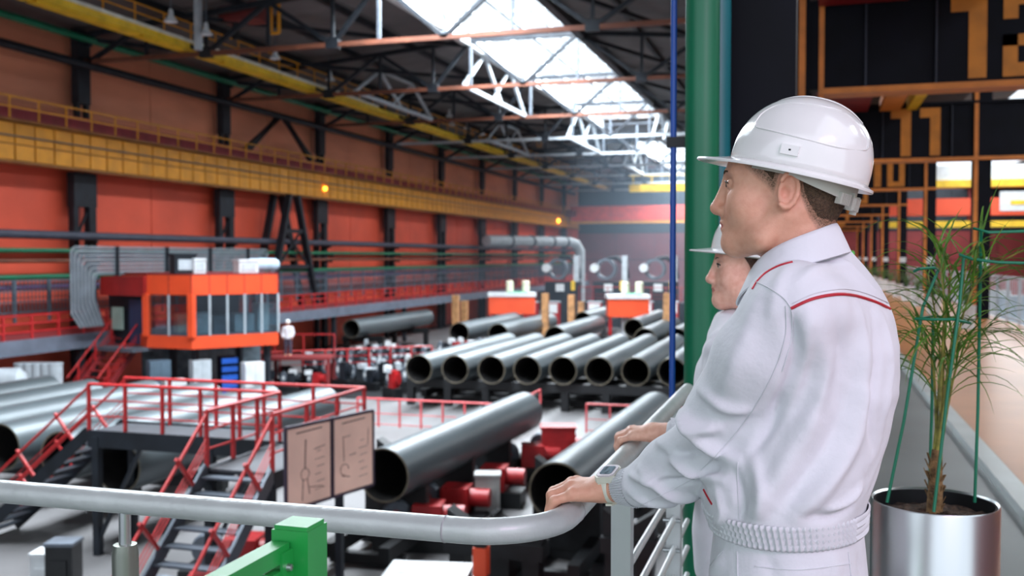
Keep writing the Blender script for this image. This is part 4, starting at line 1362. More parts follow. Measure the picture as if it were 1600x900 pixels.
# ---- right railing and the neighbouring hall
rr = thing('corridor_railing', 'grey barred railing on the right side of the corridor', 'railing', (4.7, 14, 5), world=True)
pm_ = MB().bar((0, 0, 0), (0, 0, 1.1), .05).mesh('post', M_lgrey)
bm_ = MB().bar((0, 0, .1), (0, 0, 1.05), .02).mesh('baluster', M_lgrey)
for k in range(30):
    obj('post', pm_, rr, (0, 1.5 * k, 0))
    for j in range(1, 6):
        if k < 16:
            obj('baluster', bm_, rr, (0, 1.5 * k + .25 * j, 0))
for z in (5.1, 6.1):
    MB().bar((4.7, 14, z), (4.7, 58, z), .05).build('rail', M_lgrey, rr)
fr_ = MB().box(4.75, 30, -12, 148, -.3, 0).build('floor_side_hall', M_conc)
struct(fr_, 'floor of the neighbouring hall', 'floor')
wr = MB().box(29.6, 30, -12, 148, 0, 16).build('wall_right', M_maroon)
struct(wr, 'far wall of the neighbouring hall', 'wall')
for nm, z0, z1, mt in (('trim_2', 9.7, 10.6, M_yellow), ('trim_3', 7.4, 9.3, M_orange), ('trim_4', 6.3, 6.9, M_yellow2), ('trim_5', 11.2, 13.5, M_white)):
    o = MB().box(29.4, 29.6, 20, 147, z0, z1).build(nm, mt)
    struct(o, {'trim_2': 'yellow band on the far wall of the neighbouring hall', 'trim_3': 'orange band on the far wall of the neighbouring hall', 'trim_4': 'lower yellow band on the far wall of the neighbouring hall', 'trim_5': 'white band high on the far wall of the neighbouring hall'}[nm], 'trim')
t = thing('bridge_crane', 'orange bridge crane with white sign in the neighbouring hall', 'crane', (17, 90, 9), world=True)
MB().box(5.4, 29.4, 89.6, 91, 10.1, 11.5).build('girder', M_orange, t)
MB().box(5.4, 29.4, 89.4, 91.2, 9.1, 9.6).build('lower_rail', M_yellow2, t)
MB().box(5.4, 29.4, 89.3, 91.2, 12.4, 13.0).build('walkway_beam', M_yellow2, t)
MB().box(5.4, 29.4, 89.5, 89.7, 13.0, 14.2).build('guard_panel', M_white, t)
for x in (5.6, 12.5, 20, 29.2):
    MB().box(x - .15, x + .15, 90, 90.8, 9.6, 12.4).build('end_frame', M_maroon, t)
for x in (5.6, 29.2):
    MB().box(x - .2, x + .2, 90, 90.8, 0, 9.1).build('leg', M_maroon, t)
sg = MB().box(14.6, 18.4, 89.5, 89.6, 10.4, 12.0).build('sign_board', M_white, t)
MB().box(15.4, 17.6, 89.45, 89.5, 10.9, 11.25).build('sign_lettering', M_yellow2, sg, base=(17, 90, 9))
for k, (px, py, d, w, h, mt, lb) in enumerate(((1552, 500, 32, .9, 1.6, M_white, 'white cabinet beyond the corridor railing'), (1580, 505, 30, .8, 1.4, mat('pale_blue', (170, 190, 206)), 'pale blue cabinet beyond the corridor railing'),
                                               (1600, 480, 45, 4, 2.0, M_red, 'red machine beyond the corridor railing'))):
    l = at(px, py, d)
    t = thing('hall_cabinet', lb, 'cabinet', (l.x, l.y, 0), 0)
    MB().box(-w / 2, w / 2, -.4, .4, 0, l.z + h * .6).build('body', mt, t)
    MB().box(-w / 2 + .05, w / 2 - .05, -.44, -.4, l.z - .6, l.z + h * .5).build('door', mt, t)

m = MB().box(4.9, 11, 2, 148, 16, 16.2).box(19.5, 30, 2, 148, 16, 16.2)
o = m.build('ceiling_side_hall', M_roof)
struct(o, 'roof of the neighbouring hall with an open light strip', 'ceiling')
# unseen pinkish lamp added above and behind the visitors to tint their shoulders
t = thing('added_pink_lamp', 'added unseen pinkish lamp over the gallery behind the camera', 'lamp', (2.3, -1.2, 8.7), R(35))
MB().box(-.8, .8, -.12, .12, .02, .1).build('housing', M_lgrey, t)
MB().cyl((-.75, -.04, 0), (.75, -.04, 0), .02, 10).build('tube', emit('added_pink_glow', (255, 214, 240), 4), t, 60)
MB().cyl((-.6, 0, .1), (-.6, 0, 3.3), .01, 6).build('hanger', M_grey, t)
MB().cyl((.6, 0, .1), (.6, 0, 3.3), .01, 6).build('hanger', M_grey, t)
pl_ = area('added_pink_light', (2.3, -1.2, 8.66), (R(42), 0, R(52)), 1.5, .25, 31, (1, .58, .92))
# ================================================================== people: solid modelling kit
class Vol:
    """a distance field on a grid; shapes are blended in, then skinned with surface nets"""

    def __init__(self, lo, hi, h):
        self.lo, self.h = np.array(lo, np.float32), h
        n = np.ceil((np.array(hi) - np.array(lo)) / h).astype(int) + 1
        self.n = n
        self.D = np.full(tuple(n), 0.5, np.float32)

    def sl(self, lo, hi):
        a = np.clip(np.floor((np.array(lo) - self.lo) / self.h).astype(int), 0, self.n)
        b = np.clip(np.ceil((np.array(hi) - self.lo) / self.h).astype(int) + 1, 0, self.n)
        return tuple(slice(int(i), int(j)) for i, j in zip(a, b))

    def pts(self, s):
        ax = [self.lo[i] + self.h * np.arange(s[i].start, s[i].stop, dtype=np.float32) for i in range(3)]
        return np.stack(np.meshgrid(*ax, indexing='ij'), -1)

    def put(self, lo, hi, fn, k=0.0, mode='+'):
        m = max(k, 0.0) + 3 * self.h
        s = self.sl(np.array(lo) - m, np.array(hi) + m)
        if any(i.stop <= i.start for i in s):
            return self
        d = fn(self.pts(s)).astype(np.float32)
        D = self.D[s]
        if mode == '+':
            if k > 0:
                t = np.maximum(k - np.abs(D - d), 0) / k
                self.D[s] = np.minimum(D, d) - t * t * k * .25
            else:
                self.D[s] = np.minimum(D, d)
        else:
            d = -d
            if k > 0:
                t = np.maximum(k - np.abs(D - d), 0) / k
                self.D[s] = np.maximum(D, d) + t * t * k * .25
            else:
                self.D[s] = np.maximum(D, d)
        return self

    def ell(self, c, r, k=0.0, mode='+', rot=None):
        c, r = np.array(c, np.float32), np.array(r, np.float32)
        e = r if rot is None else np.full(3, r.max())

        def fn(p):
            q = p - c
            if rot is not None:
                q = q @ rot
            k0 = np.linalg.norm(q / r, axis=-1)
            k1 = np.linalg.norm(q / (r * r), axis=-1) + 1e-9
            return k0 * (k0 - 1) / k1
        return self.put(c - e, c + e, fn, k, mode)

    def cone(self, a, b, ra, rb, k=0.0, mode='+'):
        a, b = np.array(a, np.float32), np.array(b, np.float32)
        ba = b - a
        L2 = float(ba @ ba) + 1e-12

        def fn(p):
            q = p - a
            h = np.clip(q @ ba / L2, 0, 1)
            return np.linalg.norm(q - h[..., None] * ba, axis=-1) - (ra + (rb - ra) * h)
        r = max(ra, rb)
        return self.put(np.minimum(a, b) - r, np.maximum(a, b) + r, fn, k, mode)

    def chain(self, P, rr, k=0.0):
        for i in range(len(P) - 1):
            self.cone(P[i], P[i + 1], rr[i], rr[i + 1], k if i == 0 else min(k, .015) if k else .01)
        return self

    def loft(self, rows, rz=0.0, n=2.4, k=0.0):
        """rows: (z, cx, cy, a, b) of an upright body; a along x, b along y, turned by rz about z"""
        rows = np.array(rows, np.float32)
        ca, sa = math.cos(rz), math.sin(rz)
        z = rows[:, 0]

        def fn(p):
            zz = p[..., 2]
            g = [np.interp(zz, z, rows[:, j]) for j in range(1, 5)]
            x, y = p[..., 0] - g[0], p[..., 1] - g[1]
            u, v = x * ca + y * sa, -x * sa + y * ca
            q = (np.abs(u / g[2]) ** n + np.abs(v / g[3]) ** n) ** (1 / n)
            d = (q - 1) * np.minimum(g[2], g[3])
            return np.maximum(d, np.maximum(z[0] - zz, zz - z[-1]))
        m = max(rows[:, 3].max(), rows[:, 4].max()) + .02
        lo = (rows[:, 1].min() - m, rows[:, 2].min() - m, z[0])
        hi = (rows[:, 1].max() + m, rows[:, 2].max() + m, z[-1])
        return self.put(lo, hi, fn, k)

    def nets(self, smooth=2):
        D, h = self.D, self.h
        s = D < 0
        c = np.zeros(tuple(self.n - 1), np.int8)
        for i in (0, 1):
            for j in (0, 1):
                for k in (0, 1):
                    c += s[i:self.n[0] - 1 + i, j:self.n[1] - 1 + j, k:self.n[2] - 1 + k]
        cell = np.argwhere((c > 0) & (c < 8))
        idx = np.full(tuple(self.n - 1), -1, np.int32)
        idx[tuple(cell.T)] = np.arange(len(cell))
        acc, cnt = np.zeros((len(cell), 3)), np.zeros(len(cell))
        corners = [np.array((i, j, k)) for i in (0, 1) for j in (0, 1) for k in (0, 1)]
        for a in corners:
            for ax in range(3):
                if a[ax]:
                    continue
                b = a.copy()
                b[ax] = 1
                va, vb = D[tuple((cell + a).T)], D[tuple((cell + b).T)]
                m = (va < 0) != (vb < 0)
                t = va[m] / (va[m] - vb[m])
                acc[m] += a + t[:, None] * (b - a)
                cnt[m] += 1
        V = (cell + acc / cnt[:, None]) * h + self.lo
        Q = []
        for ax in range(3):
            o1, o2 = (ax + 1) % 3, (ax + 2) % 3
            sa = np.take(s, range(0, self.n[ax] - 1), ax)
            sb = np.take(s, range(1, self.n[ax]), ax)
            e = np.argwhere(sa != sb)
            e = e[(e[:, o1] > 0) & (e[:, o2] > 0) & (e[:, o1] < self.n[o1] - 1) & (e[:, o2] < self.n[o2] - 1)]
            flip = sa[tuple(e.T)]
            q = []
            for d1, d2 in ((0, 0), (-1, 0), (-1, -1), (0, -1)):
                f = e.copy()
                f[:, o1] += d1
                f[:, o2] += d2
                q.append(idx[tuple(f.T)])
            q = np.stack(q, 1)
            q[~flip] = q[~flip][:, ::-1]
            Q.append(q)
        Q = np.concatenate(Q)
        Q = Q[(Q >= 0).all(1)]
        for _ in range(smooth):
            S, N = np.zeros_like(V), np.zeros(len(V))
            for i in range(4):
                j = (i + 1) % 4
                np.add.at(S, Q[:, i], V[Q[:, j]])
                np.add.at(S, Q[:, j], V[Q[:, i]])
                np.add.at(N, Q[:, i], 1)
                np.add.at(N, Q[:, j], 1)
            V = .5 * V + .5 * S / np.maximum(N, 1)[:, None]
        return V, Q


def normals(V, Q):
    n = np.cross(V[Q[:, 2]] - V[Q[:, 0]], V[Q[:, 3]] - V[Q[:, 1]])
    N = np.zeros_like(V)
    for i in range(4):
        np.add.at(N, Q[:, i], n)
    return N / (np.linalg.norm(N, axis=1)[:, None] + 1e-12)


def join(parts):
    V, Q, o = [], [], 0
    for v, q in parts:
        V.append(v)
        Q.append(q + o)
        o += len(v)
    return np.concatenate(V), np.concatenate(Q)


def skin_obj(name, V, Q, m, parent, mats=None, fmat=None):
    me = bpy.data.meshes.new(name)
    me.from_pydata(V.tolist(), [], Q.tolist())
    me.shade_smooth()
    for x in (mats or [m]):
        me.materials.append(x)
    if fmat is not None:
        me.polygons.foreach_set('material_index', fmat.astype(np.int32))
    me.update()
    return obj(name, me, parent)


def bvh_of(V, Q):
    return BVHTree.FromPolygons([tuple(v) for v in V.tolist()], [tuple(q) for q in Q.tolist()])


def rotz(a):
    c, s = math.cos(a), math.sin(a)
    return np.array([[c, -s, 0], [s, c, 0], [0, 0, 1]])


def roty(a):
    c, s = math.cos(a), math.sin(a)
    return np.array([[c, 0, s], [0, 1, 0], [-s, 0, c]])


class Frame:
    """a person's own axes: x to the right of the lens, y away from it, z up from the gallery floor"""

    def __init__(self, r, f):
        self.base = Vector((r * math.cos(YAW) - f * math.sin(YAW), r * math.sin(YAW) + f * math.cos(YAW), 5.0))
        self.mi = Matrix.Rotation(-YAW, 3, 'Z')
        self.cam = self.w(Vector((0, 0, CZ)))

    def w(self, p):
        return np.array(self.mi @ (Vector(p) - self.base))

    def L(self, px, py, d):
        return self.w(at(px, py, d))

    def hit(self, bv, px, py):
        """where the sight line of a photo pixel meets a modelled surface"""
        t = Vector(self.L(px, py, 3.0)) - Vector(self.cam)
        return bv.ray_cast(Vector(self.cam), t.normalized())


def catmull(P, n):
    P = [np.array(p, float) for p in P]
    out = []
    for i in range(len(P) - 1):
        a, b = P[max(0, i - 1)], P[min(len(P) - 1, i + 2)]
        for k in range(n):
            u = k / n
            p1, p2 = P[i], P[i + 1]
            out.append(.5 * ((2 * p1) + (p2 - a) * u + (2 * a - 5 * p1 + 4 * p2 - b) * u * u + (3 * p1 - a - 3 * p2 + b) * u ** 3))
    out.append(P[-1])
    return out


def trace(fr, bv, pix, lift=.001, n=6):
    """a line of photo pixels laid on a modelled surface"""
    out = []
    for p in catmull([(x, y, 0) for x, y in pix], n):
        loc, nrm, _, _ = fr.hit(bv, p[0], p[1])
        if loc is not None:
            out.append(loc + nrm * lift)
    return out


def folds(V, Q, fr, bv, items):
    """press soft cloth folds into a mesh: (pixel path, width m, height m)"""
    N = normals(V, Q)
    disp = np.zeros(len(V))
    for pix, w, hgt in items:
        P = [np.array(p) for p in trace(fr, bv, pix, 0, 4)]
        if len(P) < 2:
            continue
        best = np.full(len(V), 9.0)
        tt = np.zeros(len(V))
        for i in range(len(P) - 1):
            a, ba = P[i], P[i + 1] - P[i]
            t = np.clip(((V - a) @ ba) / (ba @ ba + 1e-9), 0, 1)
            d = np.linalg.norm(V - a - t[:, None] * ba, axis=1)
            m = d < best
            best[m] = d[m]
            tt[m] = (i + t[m]) / (len(P) - 1)
        disp += hgt * np.exp(-(best / w) ** 2) * np.clip(np.sin(np.pi * (.08 + .84 * tt)), 0, 1) ** .7
    return V + N * disp[:, None]


def skin_mat(name, rgb, rgb2):
    m = mat(name, rgb, 0.5, var=.1, scale=70, bump=.12, bscale=420, rgb2=rgb2)
    b = m.node_tree.nodes['Principled BSDF']
    b.inputs['Subsurface Weight'].default_value = .12
    b.inputs['Subsurface Radius'].default_value = (.9, .35, .2)
    b.inputs['Subsurface Scale'].default_value = .008
    return m


M_skin = skin_mat('skin_man', (224, 170, 144), (214, 156, 130))
M_skinw = skin_mat('skin_woman', (236, 186, 164), (222, 162, 140))
M_lip = mat('lips', (196, 112, 104), .4, var=.1, scale=80)
M_cloth = mat('white_workwear', (224, 224, 230), 0.85, var=.025, scale=5, bump=.25, bscale=34, spec=.25)
M_pip = mat('red_piping', (186, 26, 46), .5, var=.1)
M_elast = mat('elastic_cloth', (216, 217, 222), .85, var=.03, scale=20, spec=.25)
M_hair = mat('cropped_hair', (112, 88, 66), .75, var=.35, scale=240, bump=.9, bscale=420, rgb2=(66, 50, 38))
M_hairw = mat('brown_hair', (78, 54, 40), .6, var=.3, scale=200, bump=.5, bscale=300)
M_helm = mat('helmet_white', (236, 236, 234), .16, var=.03, scale=6, coat=.5)
M_plast = mat('harness_plastic', (186, 186, 176), .45, var=.05, scale=10)
M_eye = mat('eye_white', (226, 222, 216), .2, var=.03)
M_iris = mat('iris', (60, 52, 44), .15, var=.1, scale=200)
M_watch = mat('watch_resin', (220, 222, 206), .4, var=.04, scale=20)
M_lcd = mat('watch_display', (120, 140, 150), .15, var=.3, scale=90)


def head_solid(H, rot, sc, h, fem=False):
    """head and neck; H = eye level point between the ears, face toward -x before rot"""
    T = lambda p: H + rot @ (np.array(p, float) * sc)
    v = Vol(T((0, 0, 0)) - np.array((.17, .17, .24)), T((0, 0, 0)) + np.array((.17, .17, .15)), h)
    E = lambda c, r, k=.02, mode='+', tilt=None: v.ell(T(c), np.array(r) * sc, k, mode, rot if tilt is None else rot @ tilt)
    C = lambda a, b, ra, rb, k=.015, mode='+': v.cone(T(a), T(b), ra * sc, rb * sc, k, mode)
    E((.012, 0, .035), (.099, .077, .088), 0)
    E((.042, 0, -.005), (.066, .066, .07), .03)
    E((-.046, 0, .022), (.050, .058, .044), .03)
    E((-.045, 0, -.04), (.056, .060, .082), .03)
    E((-.075, 0, -.07), (.029, .033, .036), .02)
    for s in (-1, 1):
        C((.004, s * .056, -.055), (-.03, s * .052, -.095), .02, .018, .03)
        C((-.03, s * .050, -.095), (-.078, s * .016, -.108), .019, .016, .03)
        E((-.062, s * .042, -.036), (.027, .022, .03), .025)
        C((-.092, s * .012, .02), (-.078, s * .048, .022), .0105 if not fem else .008, .009, .014)
        E((-.100, s * .031, .0015), (.0155, .017, .0125), .014, '-')
        E((-.107, s * .0115, -.046), (.0105, .008, .0085), .008)
    E((-.088, 0, -.104), (.0185, .024, .018), .02)
    C((-.099, 0, .008), (-.117, 0, -.038), .0075, .0105, .012)
    E((-.1165, 0, -.0405), (.0115, .011, .0105), .008)
    C((-.102, 0, -.052), (-.102, 0, -.062), .005, .006, .01)
    E((-.1005, 0, -.0665), (.0105, .022, .0060), .006)
    E((-.0995, 0, -.0778), (.0105, .0195, .0068), .006)
    E((-.1165, 0, -.0718), (.0080, .024, .0011), .003, '-')
    for s in (-1, 1):
        # upper and lower eyelids over the ball
        E((-.0835, s * .031, .0), (.0128, .0148, .0118), .004)
    C((.026, 0, -.03), (.032, 0, -.115), .052 if not fem else .046, .054 if not fem else .046, .03)
    C((.032, 0, -.115), (.045, 0, -.22), .055 if not fem else .046, .068 if not fem else .055, .03)
    C((-.004, 0, -.098), (.02, 0, -.165), .024, .043, .022)
    for s in (-1, 1):
        C((.022, s * .050, -.05), (-.002, s * .028, -.17), .014, .015, .02)
        # ear: plate, rolled rim, lobe, bowl
        tl = roty(R(12)) @ rotz(R(-18 * s))
        E((.014, s * .0775, -.016), (.0185, .0055, .031), .006, '+', tl)
        rim = []
        for k in range(11):
            a = R(150 - 27 * k)
            x, z = .0165 * math.cos(a), .0295 * math.sin(a)
            q = tl @ np.array((x, 0, z))
            rim.append(np.array((.014, s * .0815, -.016)) + q * 1.0 + np.array((0, s * .003, 0)))
        for a, b in zip(rim[:-1], rim[1:]):
            C(a, b, .0042, .0042, .004)
        C((.005, s * .078, -.005), (.018, s * .0835, -.002), .003, .0028, .004)
        E((.006, s * .0775, -.0425), (.0085, .005, .0095), .006)
        E((.0095, s * .0868, -.020), (.0088, .0088, .0125), .003, '-')
        E((.017, s * .0895, -.004), (.0065, .0075, .013), .003, '-')
        C((.0, s * .077, -.022), (.001, s * .079, -.014), .004, .0035, .005)
    P = v.pts(tuple(slice(0, int(n_)) for n_ in v.n))
    q = (P - H) @ rot / sc
    v.D = np.maximum(v.D, (q[..., 2] - (.058 - .2 * (q[..., 0] + .1))) * sc).astype(np.float32)
    return v, T


def hand_solid(W, yk, sc, h, flip=False):
    """a left hand gripping the handrail from the near side; W maps world metres to the person's axes"""
    T = lambda x, y, z: W((XR + x * sc, yk + y * sc, ZH + (z - RH) * sc + RH))
    c = T(0, .03, 0)
    v = Vol(c - .2, c + np.array((.2, .2, .16)), h)
    top = RH
    # metacarpals fan from the wrist to the knuckles, little finger first
    wr = [(.070, .008, .054), (.072, .018, .059), (.072, .029, .060), (.070, .040, .057)]
    kn = [(.010, -.006, .045), (.001, .017, .054), (-.001, .039, .057), (.004, .061, .055)]
    pip = [(-.025, -.009, .032), (-.036, .013, .037), (-.038, .036, .038), (-.034, .060, .037)]
    dip = [(-.0365, -.009, .010), (-.040, .011, .008), (-.040, .034, .008), (-.039, .058, .010)]
    tip = [(-.031, -.008, -.010), (-.034, .011, -.016), (-.034, .033, -.017), (-.034, .055, -.014)]
    r0 = [.0095, .0105, .0108, .0105]
    for i in range(4):
        v.cone(T(*wr[i]), T(*kn[i]), .0135 * sc, (r0[i] + .0022) * sc, .014)
    v.ell(T(.038, .024, .046), np.array((.038, .034, .016)) * sc, .016)
    for i in range(4):
        v.cone(T(*kn[i]), T(*pip[i]), (r0[i] + .0012) * sc, r0[i] * sc, .005)
        v.ell(T(*pip[i]), np.array((1, 1, 1)) * (r0[i] + .0006) * sc, .004)
        v.cone(T(*pip[i]), T(*dip[i]), r0[i] * sc, (r0[i] - .0012) * sc, .004)
        v.cone(T(*dip[i]), T(*tip[i]), (r0[i] - .0012) * sc, (r0[i] - .0026) * sc, .004)
    for i in range(4):   # knuckle bumps
        v.ell(T(kn[i][0], kn[i][1], kn[i][2] + .004), np.array((.008, .0075, .0085)) * sc, .008)
    # thumb: leaves the far side of the palm, closes along the rail
    th = [(.058, .046, .044), (.042, .070, .038), (.027, .090, .028), (.012, .102, .034)]
    for a, b, ra, rb in zip(th[:-1], th[1:], (.014, .0125, .011), (.0125, .011, .009)):
        v.cone(T(*a), T(*b), ra * sc, rb * sc, .01)
    # wrist
    v.cone(T(.070, .025, .057), T(.13, .004, .066), .0265 * sc, .027 * sc, .02)
    return v, T


def helmet(parent, Ho, rot, sc, label, dome=(.122, .104, .134)):
    """white hard hat: dome, brim with peak, raised outline, slot block, harness with ratchet"""
    a, b, c = [x * sc for x in dome]
    G = lambda p: Ho + rot @ np.array(p, float)

    def dome_pt(th, f, off=0.0):
        # f 0..1 from rim to crown
        ph = f * math.pi / 2
        e = .84
        r_, z_ = math.cos(ph) ** e, math.sin(ph) ** e
        r_ *= 1.0 + .02 * math.sin(math.pi * min(1, f * 1.6))
        x, y = math.cos(th), math.sin(th)
        q = np.array((a * x * r_ * (1.0 if x > 0 else 1 - .10 * f), b * y * r_, c * z_ * (1 - .05 * max(0, -x) * (1 - f))))
        return q * (1 + off / a)
    nt, nf = 96, 28
    V, Fc = [], []
    for i in range(nf):
        for j in range(nt):
            V.append(G(dome_pt(2 * math.pi * j / nt, i / nf)))
    V.append(G((0, 0, c)))
    for i in range(nf - 1):
        for j in range(nt):
            p, q = i * nt + j, i * nt + (j + 1) % nt
            Fc.append((p, q, q + nt, p + nt))
    for j in range(nt):
        Fc.append(((nf - 1) * nt + j, (nf - 1) * nt + (j + 1) % nt, nf * nt))
    hat = MB().add(V, Fc)
    sh = hat.build('hard_hat', M_helm, parent, 60)
    sh['label'] = label
    sm = sh.modifiers.new('thickness', 'SOLIDIFY')
    sm.thickness = .0028
    sm.offset = -1
    # brim
    V, Fc = [], []
    for j in range(nt):
        th = 2 * math.pi * j / nt
        x, y = math.cos(th), math.sin(th)
        fr_ = max(0, -x) ** 3.2
        w = (.011 + .047 * fr_) * sc
        d = -(.004 + .006 * fr_) * sc
        p0 = dome_pt(th, 0)
        o = np.array((x * a, y * b, 0))
        o /= np.linalg.norm(o)
        for k, (s, z) in enumerate(((-.002, .003), (.0, .003), (.5, d * .4), (1.0, d), (1.02, d - .0035), (.98, d - .005), (.5, d * .4 - .004), (-.002, -.003))):
            V.append(G(p0 + o * (w * s) + np.array((0, 0, z))))
    for j in range(nt):
        for k in range(8):
            p, q = j * 8 + k, j * 8 + (k + 1) % 8
            p2, q2 = ((j + 1) % nt) * 8 + k, ((j + 1) % nt) * 8 + (k + 1) % 8
            Fc.append((p, p2, q2, q))
    MB().add(V, Fc).build('brim', M_helm, sh, 50)
    # raised outline on both sides
    for s in (-1, 1):
        pts = []
        for (dth, f) in ((38, .30), (36, .42), (45, .55), (65, .60), (90, .62), (115, .63), (138, .60), (152, .46), (158, .32), (150, .24), (120, .20), (90, .21), (65, .23), (45, .25), (38, .30)):
            th = R(180 - dth) * s
            pts.append(G(dome_pt(th, f, .0002)))
        MB().tube(catmull(pts, 6), .0016, 6, False).build('raised_outline', M_helm, sh, 60)
        th = R(96) * s
        q = dome_pt(th, .10, .002)
        m = MB().cbox((0, 0, 0), (.030 * sc, .006, .017 * sc))
        n_ = np.array((math.cos(th) / a, math.sin(th) / b, .0))
        n_ /= np.linalg.norm(n_)
        tx = np.array((n_[1], -n_[0], 0)) * s
        m.v = [tuple(G(q + tx * p[0] + n_ * p[1] + np.array((0, 0, p[2])))) for p in m.v]
        m.build('slot_block', M_helm, sh)
        m = MB().cbox((0, 0, 0), (.004, .0065, .003))
        m.v = [tuple(G(q + tx * p[0] + n_ * p[1] + np.array((0, 0, p[2])))) for p in m.v]
        m.build('slot', M_black, sh)
    # crown ridge
    rid = [G(dome_pt(0, f, .0006)) for f in (.55, .7, .85, .97)] + [G((0, 0, c * 1.002))] + [G(dome_pt(math.pi, f, .0006)) for f in (.97, .85, .7, .55)]
    MB().tube(catmull(rid, 4), [.0004 + .0026 * min(1, min(k_, 32 - k_) / 10) for k_ in range(33)], 8).build('crown_ridge', M_helm, sh, 60)
    # harness band
    V, Fc = [], []
    nb = 64
    for j in range(nb):
        th = 2 * math.pi * j / nb
        x, y = math.cos(th), math.sin(th)
        dip = .012 + .022 * max(0, x) ** .8
        for (k, z) in ((.885, .004), (.885, -dip), (.86, -dip), (.86, .004)):
            V.append(G((a * x * k, b * y * k, z * sc)))
    for j in range(nb):
        for k in range(4):
            p, q = j * 4 + k, j * 4 + (k + 1) % 4
            p2, q2 = ((j + 1) % nb) * 4 + k, ((j + 1) % nb) * 4 + (k + 1) % 4
            Fc.append((p, p2, q2, q))
    MB().add(V, Fc).build('harness_band', M_plast, sh, 40)
    for dth, w, hh, zc in ((-35, .024, .020, -.030), (-22, .006, .028, -.030), (-12, .034, .024, -.034), (6, .007, .032, -.035), (22, .03, .022, -.032)):
        th = R(dth)
        x, y = math.cos(th), math.sin(th)
        q = np.array((a * x * .89, b * y * .89, zc * sc))
        n_ = np.array((x / a, y / b, 0))
        n_ /= np.linalg.norm(n_)
        tx = np.array((-n_[1], n_[0], 0))
        m = MB().cbox((0, 0, 0), (w * sc, .012 * sc, hh * sc))
        if w > .02:
            for k in range(8):
                m.cbox(((k - 3.5) * w * sc / 9, .0065 * sc, 0), (w * sc / 20, .002, hh * sc * .9))
        m.v = [tuple(G(q + tx * p[0] + n_ * p[1] + np.array((0, 0, p[2])))) for p in m.v]
        m.build('ratchet_block', M_plast, sh)
    return sh


def face_bits(parent, T, rot, sc, fem):
    for s in (-1, 1):
        c = T((-.0842, s * .031, 0))
        MB().lathe([(.001, -.0125 * sc), (.006 * sc, -.0109 * sc), (.0108 * sc, -.006 * sc), (.0125 * sc, 0), (.0108 * sc, .006 * sc), (.006 * sc, .0109 * sc), (.001, .0125 * sc)], c, 16).build('eyeball', M_eye, parent, 80)
        i0, i1 = T((-.0950, s * .0315, 0)), T((-.0974, s * .0318, 0))
        MB().tube([i0, i1], [.0055 * sc, .0046 * sc], 14).build('iris', M_iris, parent, 60)
        # brow and lashes
        br = [T((-.1015, s * .012, .0185)), T((-.0985, s * .030, .0235)), T((-.083, s * .048, .0195))]
        MB().tube(catmull(br, 5), ([.0018] * 11) if not fem else [.0014] * 11, 6).build('eyebrow', M_hair if not fem else M_hairw, parent, 60)
        la = [T((-.0955, s * .018, .001)), T((-.0985, s * .030, .0062)), T((-.0915, s * .046, .0015))]
        MB().tube(catmull(la, 5), .0011 if not fem else .0019, 6).build('eyelashes', M_black, parent, 60)


def lips_mask(V, Q, T, sc):
    c = T((-.104, 0, -.072))
    C = V[Q].mean(1)
    d = np.abs(C - c)
    return ((C - c) ** 2 / np.array((.02, .02, .0085)) ** 2 / sc ** 2).sum(1) < 1


def free_hand(E, W_, left_dir, sc, h=.0025):
    """a relaxed right hand at the end of a forearm that runs from E to W_"""
    d = (W_ - E) / np.linalg.norm(W_ - E)
    up = np.cross(d, left_dir)
    up /= np.linalg.norm(up)
    if up[2] < 0:
        up = -up
    s_ = np.cross(up, d)
    if s_ @ left_dir < 0:
        s_ = -s_
    T = lambda a, b, c: W_ + (d * a + s_ * b + up * c) * sc
    v = Vol(W_ - .2, W_ + .2, h)
    v.cone(T(-.06, 0, 0), T(.0, 0, 0), .026 * sc, .024 * sc)
    for i, (b, r_, ln) in enumerate(((-.028, .0085, .058), (-.010, .0095, .072), (.010, .0098, .078), (.030, .0095, .070))):
        v.cone(T(.0, b * .55, 0), T(.085, b, .004), .013 * sc, (r_ + .002) * sc, .012)
        v.cone(T(.085, b, .004), T(.085 + ln * .5, b * 1.05, -.008), (r_ + .001) * sc, r_ * sc, .004)
        v.cone(T(.085 + ln * .5, b * 1.05, -.008), T(.085 + ln * .82, b * 1.05, -.030), r_ * sc, (r_ - .0015) * sc, .003)
        v.cone(T(.085 + ln * .82, b * 1.05, -.030), T(.085 + ln * .95, b * 1.05, -.048), (r_ - .0015) * sc, (r_ - .0025) * sc, .003)
    v.cone(T(.025, .02, -.004), T(.055, .046, -.018), .014 * sc, .012 * sc, .01)
    v.cone(T(.055, .046, -.018), T(.085, .054, -.032), .012 * sc, .0095 * sc, .006)
    return v.nets(1)


# ================================================================== the man
man_f = Frame(.50, 1.80)
man = thing('person', 'man in white jacket and white hard hat gripping the handrail, back to camera', 'person', tuple(man_f.base), YAW)
L = man_f.L
GAM = R(-20)
HR = rotz(GAM)
H0 = L(1225, 288, 1.78)
hv, HT_ = head_solid(H0, HR, 1.015, .0019)
hV, hQ = hv.nets(2)
lipm = lips_mask(hV, hQ, HT_, 1.0)
handv, HA = hand_solid(man_f.w, 1.905, 1.0, .0018)
dV, dQ = handv.nets(2)

BT = R(-30)
Sh_l, El_l, Wr_l = L(1244, 490, 1.665), L(1118, 688, 1.80), HA(.125, .005, .066)
